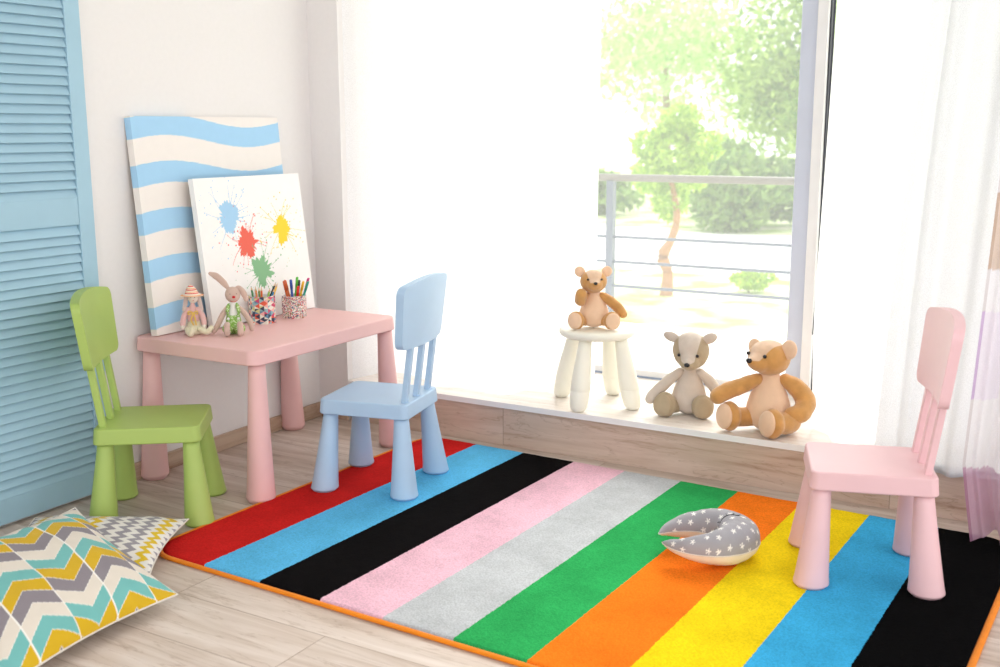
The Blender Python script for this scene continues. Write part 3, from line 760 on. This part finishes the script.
# pencil cups
def tripaper():
    import colorsys
    m, n, b = newmat('triangle_pattern_paper'); a = N(n, 'ShaderNodeAttribute'); a.attribute_name = 'paint'; n.links.new(a.outputs['Color'], b.inputs['Base Color']); b.inputs['Roughness'].default_value = 0.6
    return m
TRI = tripaper()
random.seed(5)
def hexcup(name, loc, rot, r, h, colf, label):
    t = empty(name, loc, rot)
    V, Cc, Fc = [], [], []
    nseg, nz = 44, 100
    ring = []
    for k in range(6):
        a0 = pi / 3 * k; a1 = pi / 3 * (k + 1)
        off = len(V)
        for j in range(nz + 1):
            for i in range(nseg + 1):
                f = i / nseg
                x = r * (cos(a0) * (1 - f) + cos(a1) * f); y = r * (sin(a0) * (1 - f) + sin(a1) * f)
                V.append((x, y, h * j / nz)); Cc.append(colf(k * r + f * r, h * j / nz))
        Fc += grid_faces(nseg + 1, nz + 1, off)
    o = from_py('wall', V, Fc, TRI, t, smooth=False); paint(o.data, Cc)
    ri = r * 0.93
    V = [(ri * cos(pi / 3 * k), ri * sin(pi / 3 * k), z) for z in (h, 0.003) for k in range(6)] + [(r * cos(pi / 3 * k), r * sin(pi / 3 * k), h) for k in range(6)] + [(r * cos(pi / 3 * k), r * sin(pi / 3 * k), 0.0) for k in range(6)]
    Fc = [(k, (k + 1) % 6, 6 + (k + 1) % 6, 6 + k) for k in range(6)] + [(6, 7, 8, 9, 10, 11)] + [(k, 12 + k, 12 + (k + 1) % 6, (k + 1) % 6) for k in range(6)] + [(18, 19, 20, 21, 22, 23)]
    from_py('lining', V, Fc, WHITE, t, smooth=False)
    tag(t, label, 'pencil cup', 'pencil cups on the table'); return t
TC = [lin(*c) for c in [(232, 96, 64), (52, 58, 84), (240, 234, 220), (146, 184, 190), (238, 180, 170), (212, 206, 140), (240, 234, 220), (210, 70, 110), (90, 140, 170)]]
def tri(u, z):
    a = 0.0185; hh = a * 0.866
    row = math.floor(u / hh); fu = u / hh - row; zz = z / a + (0.5 if row % 2 else 0)
    c = math.floor(zz); fz = zz - c
    up = 1 if abs(fz - 0.5) * 2 < fu else 0
    rnd = random.Random(row * 131 + c * 17 + up * 7 + (1 if fz > 0.5 and not up else 0)); return rnd.choice(TC)
SP = [lin(*c) for c in [(200, 60, 70), (60, 90, 130), (150, 170, 120), (244, 238, 230), (244, 238, 230), (244, 238, 230), (220, 140, 140)]]
def speck(u, z):
    return random.Random(int(u / 0.0026) * 977 + int(z / 0.0026) * 31).choice(SP)
CUP1 = (0.205, -0.538, TH); CUP2 = (0.226, -0.393, TH)
hexcup('pencil_cup', CUP1, A45 + radians(-12), 0.0465, 0.096, tri, 'hexagonal pencil cup with multicoloured triangle pattern beside the toy rabbit')
hexcup('pencil_cup', CUP2, A45 + radians(12), 0.0455, 0.080, speck, 'hexagonal pencil cup with fine red speckle pattern, nearer the window')
WOODT = plastic('sharpened_wood', (225, 190, 150), 0.7)
def stick(kind, cup, base, top, rgb, r, label, group, tipw=True):
    """base, top in the cup's viewer-facing frame"""
    t = empty(kind, cup, A45); b_, p_ = Vector(base), Vector(top); d = (p_ - b_).normalized()
    m = plastic('pencil_' + '_'.join(map(str, rgb)), rgb, 0.35)
    if tipw:
        lathe('shaft', [(0, r), (1, r)], b_, p_ - d * 0.014, m, t, n=6)
        lathe('sharpened_end', [(0, r), (1, r * 0.35)], p_ - d * 0.0142, p_ - d * 0.004, WOODT, t, n=8)
        lathe('lead', [(0, r * 0.35), (1, r * 0.08)], p_ - d * 0.0042, p_, m, t, n=6)
    else:
        lathe('shaft', [(0, r * 0.8), (0.02, r), (1, r)], b_, p_ - d * 0.034, m, t, n=16)
        lathe('cap', [(0, r * 1.12), (0.9, r * 1.08), (1, r * 0.8)], p_ - d * 0.034, p_, m, t, n=16)
    tag(t, label, 'pencil' if tipw else 'pen', group)
G1, G2 = 'coloured pencils in the triangle patterned cup', 'felt pens in the speckled cup'
for base, top, c, lb in [((-0.018, -0.012, .004), (-0.034, 0.000, .131), (44, 116, 60), 'dark green pencil leaning farthest left in the triangle patterned cup'),
    ((-0.010, 0.010, .004), (-0.019, 0.014, .126), (236, 140, 60), 'orange pencil second from left in the triangle patterned cup'),
    ((-0.004, -0.004, .004), (-0.008, -0.010, .128), (120, 150, 80), 'olive green pencil between two orange pencils in the triangle patterned cup'),
    ((0.000, 0.010, .004), (0.001, -0.002, .127), (240, 110, 50), 'deep orange pencil in the middle of the triangle patterned cup'),
    ((0.000, -0.015, .004), (0.030, -0.014, .124), (150, 190, 80), 'light green pencil leaning right, short one in the triangle patterned cup'),
    ((-0.008, 0.016, .004), (0.052, 0.010, .140), (40, 38, 42), 'black pencil leaning right in the triangle patterned cup'),
    ((0.006, 0.0, .004), (0.046, -0.006, .122), (50, 130, 180), 'blue pencil leaning right in the triangle patterned cup'),
    ((0.010, 0.014, .004), (0.057, 0.0, .138), (246, 190, 50), 'yellow pencil leaning farthest right in the triangle patterned cup')]:
    stick('coloured_pencil', CUP1, base, top, c, 0.0036, lb, G1)
for base, top, c, lb in [((-0.010, -0.012, .005), (-0.034, -0.008, .133), (206, 92, 40), 'rust orange felt pen leaning farthest left in the speckled cup'),
    ((-0.002, 0.004, .005), (-0.029, 0.008, .135), (226, 106, 50), 'bright orange felt pen second from left in the speckled cup'),
    ((-0.003, -0.010, .005), (-0.009, -0.004, .138), (40, 80, 170), 'blue felt pen in the speckled cup'),
    ((0.000, 0.015, .005), (0.015, 0.012, .144), (90, 190, 60), 'tall green felt pen standing upright in the speckled cup'),
    ((0.008, 0.012, .005), (0.022, 0.020, .132), (36, 34, 40), 'black felt pen in the speckled cup'),
    ((0.0, -0.016, .005), (0.016, -0.026, .116), (232, 50, 40), 'short red felt pen at the front of the speckled cup'),
    ((0.006, 0.0, .005), (0.036, 0.002, .129), (250, 190, 40), 'yellow felt pen in the speckled cup'),
    ((0.010, -0.010, .005), (0.052, -0.014, .130), (20, 150, 130), 'teal felt pen leaning right in the speckled cup'),
    ((0.014, 0.006, .005), (0.055, 0.006, .140), (200, 50, 120), 'magenta felt pen leaning farthest right in the speckled cup')]:
    stick('felt_pen', CUP2, base, top, c, 0.0045, lb, G2, tipw=False)

for toy in (dl, rb) + tuple(o for o in COL.objects if o.name.startswith('teddy_bear')):
    for ch in toy.children:
        for v in ch.data.vertices:
            if v.co.z < 0.0005: v.co.z = 0.0005

# ---------------------------------------------------------------- cushions
PATC = fabric('printed_cotton', None, vcol=True, sheen=0.1, scale=600, strength=0.35, var=0.95)
BACKC = fabric('plain_cotton', (232, 224, 212), scale=600, strength=0.35)
def cushion(name, A, B, C_, D, puff, colf, label, n=220, seed=1, sag=0.5):
    """A..D corners in order (u: A->B, v: A->D)"""
    A, B, C_, D = map(Vector, (A, B, C_, D)); nrm = ((B - A).cross(D - A)).normalized()
    if nrm.z < 0: nrm = -nrm
    ctr = (A + B + C_ + D) / 4
    base = Vector((ctr.x, ctr.y, 0)); t = empty(name, base)
    def pos(u, v, side):
        p = A * (1 - u) * (1 - v) + B * u * (1 - v) + C_ * u * v + D * (1 - u) * v
        a, b_ = 2 * u - 1, 2 * v - 1
        # edges pull in between the corners
        pin = 0.08
        p = p + (ctr - p) * (pin * ((1 - b_ * b_) * abs(a) ** 3 + (1 - a * a) * abs(b_) ** 3))
        h = ((1 - a * a) * (1 - b_ * b_)) ** 0.56
        wr = noise.noise(Vector((u * 3.1 + seed, v * 3.1, seed))) * 0.010 + noise.noise(Vector((u * 9 + seed, v * 9, seed * 2))) * 0.0035
        k = puff * h * (1 if side > 0 else -sag) + (wr * min(1, h * 3) if side > 0 else 0)
        q = p + nrm * k
        if q.z < 0.003: q.z = 0.003
        return q - base
    V, Cc = [], []
    for j in range(n + 1):
        for i in range(n + 1):
            u, v = i / n, j / n; V.append(pos(u, v, 1)); Cc.append(colf(u, v))
    o = from_py('front_cover', V, grid_faces(n + 1, n + 1), PATC, t); paint(o.data, Cc)
    m = 60
    V = [pos(i / m, j / m, -1) for j in range(m + 1) for i in range(m + 1)]
    from_py('back_cover', V, [f[::-1] for f in grid_faces(m + 1, m + 1)], BACKC, t)
    edge = [pos(k / 40, 0, 1) for k in range(40)] + [pos(1, k / 40, 1) for k in range(40)] + [pos(1 - k / 40, 1, 1) for k in range(40)] + [pos(0, 1 - k / 40, 1) for k in range(41)]
    tube('seam_piping', edge, [0.0022] * len(edge), BACKC, t, n=8, sub=1)
    tag(t, label, 'cushion', 'patterned cushions on the floor'); return t
cT, cY, cG, cW = lin(118, 186, 182), lin(214, 174, 36), lin(142, 134, 140), lin(228, 218, 204)
cL = lin(246, 242, 234)
def herring(u, v):
    L = 0.44; x, y = u * L, v * L         # x across columns, y along them
    cw = 0.105; x += 0.053; c = math.floor(x / cw); f = x / cw - c
    per = 0.168; s_ = -1 if c % 2 else 1
    yy = y - 0.036 + s_ * per / 4 * (abs(2 * f - 1) - 0.5)
    k = yy / (per / 4); b_ = math.floor(k); fb = (k - b_) * per / 4
    if min(f, 1 - f) * cw < 0.0014: return cL
    if (b_ % 4) == 0 or (b_ % 4) in (1,):
        pass
    if fb < 0.0016: return cL
    return (cT, cY, cG, cW)[b_ % 4]
z_Y, z_G, z_W = lin(226, 190, 40), lin(160, 154, 160), lin(238, 233, 226)
def zig(u, v):
    L = 0.44; x, y = u * L, v * L     # x from R towards TL, stripes run along y
    p = 0.040; t = y / p - math.floor(y / p); z = abs(2 * t - 1) * 0.023
    k = (x + z + 0.010) / 0.0225; b_ = math.floor(k)
    if b_ % 2: return z_W
    q = (b_ // 2) % 4
    return z_Y if q == 1 else z_G
R2, TL2, B2 = Vector((.524, -1.224, .042)), Vector((.132, -1.446, .045)), Vector((.748, -1.572, .042))
cushion('cushion', R2, TL2, TL2 + B2 - R2, B2, 0.045, zig, 'cushion with small grey and yellow zigzag print, under the other cushion', seed=3, sag=0.5)
R1, T1, B1 = Vector((.880, -1.600, .036)), Vector((.420, -1.525, .152)), Vector((.915, -2.090, .036))
cushion('cushion', T1, T1 + B1 - R1, B1, R1, 0.068, herring, 'cushion with teal, yellow and grey chevron print at the lower left corner', seed=8, sag=0.45)

# moon cushion
GREYC = (166, 164, 170)
def moon():
    t = empty('moon_cushion', (1.912, -0.650, 0.0125), radians(30.5)); t.scale = (1, 1.02, 1.07); tag(t, 'grey crescent moon cushion with white stars and closed eye on the rug', 'cushion')
    nt_, nr = 340, 110
    cg, cs, cc_ = lin(*GREYC), lin(248, 246, 242), lin(244, 232, 208)
    half = radians(166)
    rnd = random.Random(4)
    SEAM = -0.10
    def geo(tt):
        f = tt * 2 - 1; q = abs(f)
        w_ = 0.060 * (1 - q ** 2.2) ** 0.8 + 0.0015
        rc = 0.066 + 0.072 * q ** 2.3
        h = min(w_ * 0.95, 0.052)
        zc = 0.050 - 0.004 * q
        return f * half, w_, rc, h, zc
    def pt(tt, ph):
        a, w_, rc, h, zc = geo(tt)
        r = rc + w_ * cos(ph) * (1.0 if cos(ph) > 0 else 0.82)
        sp = sin(ph)
        z = zc + h * (abs(sp) ** 0.85) * (1 if sp > 0 else -0.9)
        q = abs(tt * 2 - 1)
        # small puckers across the arms
        z += 0.0012 * sin(tt * 60) * max(0, sp) * q
        return Vector((r * cos(a) * 1.02 - 0.004, r * sin(a) * 0.90, z))
    stars = []; tries = 0
    while len(stars) < 64 and tries < 9000:
        tries += 1
        s_ = (rnd.uniform(0.05, 0.95), rnd.uniform(-0.1, pi + 0.1)); p = pt(*s_)
        if all((p - q[0]).length > 0.0255 for q in stars): stars.append((p, rnd.uniform(0, 2 * pi), s_))
    V, Cc = [], []
    for j in range(nt_ + 1):
        tt = j / nt_
        for i in range(nr):
            ph = 2 * pi * i / nr; p = pt(tt, ph)
            top = sin(ph) > SEAM
            c = cg if top else cc_
            if top:
                for q, rot, s_ in stars:
                    d = p - q
                    if d.length < 0.010:
                        e1 = (pt(min(1, s_[0] + .01), s_[1]) - q).normalized(); n_ = e1.cross(pt(s_[0], s_[1] + .05) - q).normalized(); e2 = n_.cross(e1)
                        x, y = d.dot(e1), d.dot(e2); a = atan2(y, x) + rot; rr = 0.0052 + 0.0028 * cos(5 * a)
                        if sqrt(x * x + y * y) < rr: c = cs
                        break
            V.append(p + Vector((0, 0, 1)) * 0.0015 * noise.noise(Vector((p.x * 50, p.y * 50, 2)))); Cc.append(c)
    Fc = grid_faces(nr, nt_ + 1, close=True) + [tuple(range(nr))[::-1], tuple(nt_ * nr + k for k in range(nr))]
    o = from_py('cover', V, Fc, PATC, t); paint(o.data, Cc)
    sm = [pt(k / 120, -0.105) for k in range(0, 121)] + [pt(k / 120, pi + 0.105) for k in range(120, -1, -1)]
    tube('seam_piping', sm, [0.0016] * len(sm), BACKC, t, n=8, sub=1)
    def surf(x, y):
        best = None
        for a_ in range(60, 281):
            for b_ in range(0, 40):
                p = pt(a_ / 340, b_ / 39 * pi); d = (p.x - x) ** 2 + (p.y - y) ** 2
                if best is None or d < best[0]: best = (d, p)
        return Vector((x, y, best[1].z + 0.0006))
    THR = fabric('dark_thread', (52, 52, 60), scale=300)
    lid = [surf(x, y) for x, y in ((0.008, -0.004), (0.018, 0.008), (0.030, 0.016), (0.045, 0.019), (0.058, 0.015), (0.070, 0.006))]
    tube('stitched_eyelid', lid, [0.0011] * 6, THR, t, n=8, sub=3)
    for a, b_ in (((0.022, 0.011), (0.016, 0.019)), ((0.040, 0.019), (0.040, 0.030)), ((0.054, 0.017), (0.062, 0.028)), ((0.064, 0.011), (0.076, 0.016))):
        tube('stitched_lash', [surf(*a), surf((a[0] + b_[0]) / 2, (a[1] + b_[1]) / 2), surf(*b_)], [0.0010] * 3, THR, t, n=8, sub=2)
    return t
moon()

# ---------------------------------------------------------------- curtains
def sheer(name, transp, tint, colattr=False, weave=420.0, trans=0.75):
    m, n, b = newmat(name); n.nodes.remove(b); out = n.nodes['Material Output']
    t = N(n, 'ShaderNodeBsdfTransparent'); tr = N(n, 'ShaderNodeBsdfTranslucent'); d = N(n, 'ShaderNodeBsdfDiffuse')
    tc = N(n, 'ShaderNodeTexCoord')
    no = N(n, 'ShaderNodeTexNoise', Scale=weave, Detail=1.0); n.links.new(tc.outputs['Object'], no.inputs['Vector'])
    if colattr:
        a = N(n, 'ShaderNodeAttribute'); a.attribute_name = 'paint'
        n.links.new(a.outputs['Color'], tr.inputs[0]); n.links.new(a.outputs['Color'], d.inputs[0])
    else:
        for k in (tr, d): k.inputs[0].default_value = tint
    m1 = N(n, 'ShaderNodeMixShader'); m1.inputs[0].default_value = trans; n.links.new(d.outputs[0], m1.inputs[1]); n.links.new(tr.outputs[0], m1.inputs[2])
    mr = N(n, 'ShaderNodeMapRange'); mr.inputs['From Min'].default_value = 0.3; mr.inputs['From Max'].default_value = 0.7
    mr.inputs['To Min'].default_value = transp + 0.08; mr.inputs['To Max'].default_value = max(0, transp - 0.08); n.links.new(no.outputs['Fac'], mr.inputs['Value'])
    m2 = N(n, 'ShaderNodeMixShader'); n.links.new(mr.outputs[0], m2.inputs[0]); n.links.new(m1.outputs[0], m2.inputs[1]); n.links.new(t.outputs[0], m2.inputs[2])
    n.links.new(m2.outputs[0], out.inputs['Surface']); return m
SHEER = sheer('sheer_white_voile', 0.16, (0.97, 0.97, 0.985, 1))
SHEER2 = sheer('shaded_white_voile', 0.08, (0.70, 0.70, 0.725, 1), trans=0.55)  # same voile greyed, so fold shading sits in the tint
def curve_at(P, s):
    S = P; n_ = len(S) - 1; x = s * n_; i = min(int(x), n_ - 1); t = x - i
    a = Vector(S[max(i - 1, 0)]); b_ = Vector(S[i]); c = Vector(S[i + 1]); d = Vector(S[min(i + 2, n_)])
    return 0.5 * ((2 * b_) + (c - a) * t + (2 * a - 5 * b_ + 4 * c - d) * t * t + (3 * b_ - a - 3 * c + d) * t ** 3)
def drape(name, bottom, top, mat, label, nf, amp, nu=220, nv=50, mid=None, colf=None, seed=0, group=None, hem=None):
    V, Cc = [], []
    for j in range(nv + 1):
        t = j / nv
        for i in range(nu + 1):
            s_ = i / nu; b_ = curve_at(bottom, s_); p = b_.lerp(curve_at(top, s_), t)
            if mid: p = p + mid(s_, t)
            ph = 2 * pi * nf * s_ + 1.3 * noise.noise(Vector((s_ * 5, t * 1.2, seed))) * 2
            A_ = amp * min(1, s_ * 9) * min(1, (1 - s_) * 9 + 0.2) * (0.55 + 0.45 * t) * (0.75 + 0.5 * noise.noise(Vector((s_ * 7, seed, 1))))
            p = p + Vector((0.25 * A_ * cos(ph * 0.9), A_ * sin(ph), 0))
            V.append(p)
            if colf: Cc.append(colf(s_, t, p))
    o = from_py(name, V, grid_faces(nu + 1, nv + 1), mat)
    if colf: paint(o.data, Cc)
    if hem:
        V2, F2 = [], []
        for i in range(nu + 1):
            p = V[i]; V2 += [p + Vector((0, -0.001, 0)), p + Vector((0, -0.001, 0.012))]
        F2 = [(2 * i, 2 * i + 2, 2 * i + 3, 2 * i + 1) for i in range(nu)]
        from_py('hem', V2, F2, mat, o)
    tag(o, label, 'curtain', group); return o
ZT = 2.42
drape('sheer_curtain', [(.160, .015, HL + .003), (.178, .10, HL + .003), (.205, .17, HL + .003), (.30, .20, HL + .003), (.42, .15, HL + .004), (.535, .075, HL + .003), (.62, .17, HL + .012), (.72, .11, HL + .003), (.80, .10, HL + .003), (.87, .26, HL + .006), (.96, .40, HL + .004), (1.03, .45, HL + .003)],
      [(.155, .02, ZT), (.19, .16, ZT), (.35, .24, ZT), (.55, .26, ZT), (.75, .30, ZT), (.9, .36, ZT), (1.055, .42, ZT)], SHEER, 'wide white sheer curtain hanging left of the stool and behind the blue chair', 9, 0.016, seed=1, hem=True)
drape('sheer_curtain', [(1.950, .215, HL + .004), (1.99, .19, HL + .003), (2.05, .10, HL + .003), (2.10, .09, HL + .010), (2.16, .14, HL + .004), (2.23, .20, HL + .004), (2.4, .22, HL + .003), (2.6, .2, HL + .003)],
      [(1.975, .2, ZT), (2.04, .13, ZT), (2.15, .17, ZT), (2.35, .2, ZT), (2.6, .2, ZT)], SHEER, 'white sheer curtain beside the window frame, right behind the large caramel bear', 6, 0.016, seed=5,
      mid=lambda s_, t: Vector((-0.026 * min(1, t / 0.2) * max(0, 1 - t) ** 2 * (1 - s_), 0, 0)), hem=True)
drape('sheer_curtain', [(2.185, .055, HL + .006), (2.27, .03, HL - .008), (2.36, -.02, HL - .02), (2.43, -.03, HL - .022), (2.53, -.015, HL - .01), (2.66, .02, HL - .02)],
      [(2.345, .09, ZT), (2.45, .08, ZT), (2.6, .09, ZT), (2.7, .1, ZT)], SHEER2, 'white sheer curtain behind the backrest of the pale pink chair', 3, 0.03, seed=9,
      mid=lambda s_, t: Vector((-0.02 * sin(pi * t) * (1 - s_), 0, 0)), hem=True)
CHECK = sheer('checked_voile', 0.24, (1, 1, 1, 1), colattr=True, weave=900.0, trans=0.45)
cw_, cl_, cm_, ct_, cgb = lin(243, 241, 244), lin(214, 186, 222), lin(206, 168, 192), lin(214, 186, 164), lin(214, 206, 208)
def check(s_, t, p):
    z = p.z; 
    if s_ < 0.045:
        c = cgb
        if z < 0.225: c = lin(180, 130, 160)
        elif 0.42 < z < 0.665: c = lin(196, 162, 210)
        elif 0.78 < z < 0.985: c = lin(186, 150, 122)
        return c
    col = int((s_ - 0.045) / 0.27)
    if z < 0.225: return cm_ if col % 2 == 0 else lin(206, 176, 196)
    if 0.42 < z < 0.665: return lin(238, 230, 243) if col % 2 == 0 else cw_
    if 0.78 < z < 0.985: return ct_ if col % 2 == 0 else lin(232, 216, 204)
    return cw_
drape('checked_curtain', [(2.507, -.205, .016), (2.540, -.185, .030), (2.570, -.150, .045), (2.59, -.21, .016), (2.66, -.17, .02), (2.75, -.2, .016), (2.86, -.17, .016)],
      [(2.56, -.14, ZT), (2.66, -.12, ZT), (2.76, -.14, ZT), (2.9, -.13, ZT)], CHECK, 'sheer curtain checked in mauve, lilac and tan reaching the floor at the right edge', 5, 0.014, nu=260, nv=420, colf=check, seed=12,
      mid=lambda s_, t: Vector((-0.045 * min(1, t / 0.09) * (1 - t), 0, 0)))

# ---------------------------------------------------------------- outside
def leafmat(name, ca, cb, transl=0.55):
    m, n, b = newmat(name); n.nodes.remove(b); out = n.nodes['Material Output']
    a = N(n, 'ShaderNodeAttribute'); a.attribute_name = 'tone'; c = ramp(n, a.outputs['Fac'], [(0.0, lin(*ca)), (1.0, lin(*cb))])
    d = N(n, 'ShaderNodeBsdfDiffuse'); t = N(n, 'ShaderNodeBsdfTranslucent'); n.links.new(c, d.inputs[0]); n.links.new(c, t.inputs[0])
    mx = N(n, 'ShaderNodeMixShader'); mx.inputs[0].default_value = transl; n.links.new(d.outputs[0], mx.inputs[1]); n.links.new(t.outputs[0], mx.inputs[2])
    n.links.new(mx.outputs[0], out.inputs['Surface']); return m
L1 = leafmat('leaf_green', (88, 134, 56), (198, 222, 128)); L2 = leafmat('leaf_overexposed', (150, 190, 110), (222, 238, 180)); L3 = leafmat('leaf_lime', (128, 172, 48), (204, 226, 104)); L4 = leafmat('leaf_hedge', (90, 128, 76), (172, 202, 116))  # pale tones put the overexposed look into the leaf colour
BARK = fabric('bark', (176, 128, 90), scale=40, strength=0.8); BARKD = fabric('dark_bark', (150, 130, 112), scale=40, strength=0.8)
def foliage(name, blobs, mat, n_, size, parent, seed):
    rnd = random.Random(seed); V, Fc, T = [], [], []
    vols = [b_[1][0] * b_[1][1] + b_[1][2] ** 2 for b_ in blobs]
    for q in range(n_):
        c, r = rnd.choices(blobs, vols)[0]
        d = Vector((rnd.gauss(0, 1), rnd.gauss(0, 1), rnd.gauss(0, 1))).normalized() * rnd.uniform(0.6, 1.06)
        p = Vector((c[0] + d.x * r[0], c[1] + d.y * r[1], c[2] + d.z * r[2]))
        e1 = Vector((rnd.gauss(0, 1), rnd.gauss(0, 1), rnd.gauss(0, 1))).normalized(); e2 = e1.orthogonal().normalized(); sz = size * rnd.uniform(0.6, 1.3)
        o_ = len(V); V += [p - e1 * sz, p + e2 * sz * 0.45, p + e1 * sz, p - e2 * sz * 0.45]; Fc.append((o_, o_ + 1, o_ + 2, o_ + 3))
        tn = min(1, max(0, rnd.gauss(0.5, 0.25))); T += [tn] * 4
    o = from_py(name, V, Fc, mat, parent, smooth=False)
    a = o.data.attributes.new('tone', 'FLOAT', 'POINT'); a.data.foreach_set('value', T); return o
def blobs(cx, cy, cz, rx_, rz_, k, seed):
    rnd = random.Random(seed); out = []
    for i in range(k):
        d = Vector((rnd.gauss(0, 1), rnd.gauss(0, 1), rnd.gauss(0, 1))).normalized() * rnd.uniform(0.3, 0.8)
        r = rnd.uniform(0.30, 0.48)
        out.append(((cx + d.x * rx_, cy + d.y * rx_, cz + d.z * rz_), (rx_ * r, rx_ * r, rz_ * r * 0.85)))
    return out
GZ = -0.6
def groundmat(name, a, b_, s_):
    m, n, bs = newmat(name); tc = N(n, 'ShaderNodeTexCoord'); no = N(n, 'ShaderNodeTexNoise', Scale=s_, Detail=6.0); n.links.new(tc.outputs['Object'], no.inputs['Vector'])
    n.links.new(ramp(n, no.outputs['Fac'], [(0.38, lin(*a)), (0.62, lin(*b_))]), bs.inputs['Base Color']); bs.inputs['Roughness'].default_value = 0.95; return m
GRASS = groundmat('pale_grass', (160, 190, 84), (240, 238, 206), 1.6); PAVE = groundmat('white_paving', (238, 236, 232), (248, 246, 244), 3.0)
struct(box('ground_lawn', -30, 20, 0.86, 9.3, GZ - 0.1, GZ, GRASS))
struct(box('ground_path', -40, 20, 9.3, 14.6, GZ - 0.1, GZ - 0.001, PAVE))
struct(box('ground_field', -60, 40, 14.6, 70, GZ - 0.1, GZ + 0.002, GRASS))
struct(box('balcony_floor', -2.5, 3.6, 0.86, 2.1, 0.0, 0.10, PAVE))
RAILM = plastic('grey_metal_rail', (92, 102, 118), 0.4)
rl = empty('balcony_railing', (0, 2.0, 0.10)); tag(rl, 'grey metal balcony railing with horizontal bars outside the window', 'railing')
for x in (-1.15, 0.38, 1.91, 3.44): box('post', x - 0.02, x + 0.02, -0.02, 0.02, 0.0, 0.785, RAILM, rl)
tube('handrail', [(-2.4, 0, 0.802), (3.5, 0, 0.802)], [0.020, 0.020], plastic('handrail_metal', (118, 112, 104), 0.5), rl, n=16)
for z in (0.485, 0.350, 0.218): tube('rail_bar', [(-2.4, 0, z), (3.5, 0, z)], [0.0085, 0.0085], RAILM, rl, n=10)
def tree(name, base, h0, blobs_, mat, n_, size, trunk, label, seed, bark=BARKD, grp='trees outside the window'):
    t = empty(name, base); tag(t, label, 'tree', grp)
    tube('trunk', [Vector(p) for p, r in trunk], [r for p, r in trunk], bark, t, n=12)
    foliage('foliage', blobs_, mat, n_, size, t, seed); return t
tree('tree', (-1.45, 7.45, GZ), 0, [((0.06, 0, 1.55), (0.30, 0.30, 0.30)), ((-0.20, 0, 1.28), (0.22, 0.22, 0.20)), ((-0.02, .1, 1.02), (0.20, 0.20, 0.22)), ((0.36, 0, 1.58), (0.20, 0.2, 0.17)), ((0.12, 0, 1.82), (0.22, 0.2, 0.20)), ((-0.24, 0, 1.60), (0.20, 0.2, 0.16)), ((0.24, 0, 1.30), (0.18, 0.2, 0.18))], L3, 2300, 0.052,
     [((0, 0, 0), 0.075), ((0.01, 0, 0.25), 0.06), ((-0.05, 0, 0.42), 0.07), ((0.04, 0, 0.6), 0.045), ((0.1, 0, 0.85), 0.04), ((0.03, 0, 1.2), 0.03)], 'small young tree with lime green crown standing right behind the railing', 3, BARK)
tree('tree', (-3.85, 20.8, GZ), 0, blobs(1.1, 0, 3.1, 2.95, 3.0, 46, 4), L1, 15000, 0.115, [((0.5, 0, 0), 0.14), ((0.6, 0, 1.2), 0.12), ((0.8, 0, 3.0), 0.08)], 'large broad green tree filling the upper right of the window view', 5)
tree('tree', (-8.2, 24.0, GZ), 0, blobs(0, 0, 3.6, 3.0, 3.2, 22, 8), L2, 3600, 0.13, [((0, 0, 0), 0.16), ((0.1, 0, 1.5), 0.13), ((0, 0, 3.4), 0.08)], 'pale distant tree at the left side of the window view', 9)
for i, (x, y, rx_, rz_, m, lb, k_) in enumerate([(-3.45, 15.8, 1.5, 0.88, L4, 'broad hedge bush below the large broad tree', 4200), (-7.0, 17.6, 1.0, 0.60, L4, 'hedge bush behind the handrail at the left edge of the view', 1600), (-0.95, 15.8, 0.75, 0.55, L1, 'green bush behind the path beside the window frame', 1800)]):
    t = empty('bush', (x, y, GZ)); tag(t, lb, 'bush', 'bushes outside the window'); foliage('foliage', blobs(0, 0, rz_ * 0.8, rx_, rz_, 12, 30 + i), m, k_, 0.11, t, 40 + i)
    tube('stem', [(0, 0, 0), (0, 0, rz_)], [0.03, 0.02], BARKD, t, n=8)
t = empty('bush', (-0.75, 8.1, GZ)); tag(t, 'low lime green bush on the lawn behind the lower railing bars', 'bush', 'bushes outside the window')
foliage('foliage', blobs(0, 0, 0.10, 0.33, 0.14, 8, 77), L3, 700, 0.04, t, 78); tube('stem', [(0, 0, 0), (0, 0, 0.12)], [0.012, 0.01], BARKD, t, n=8)
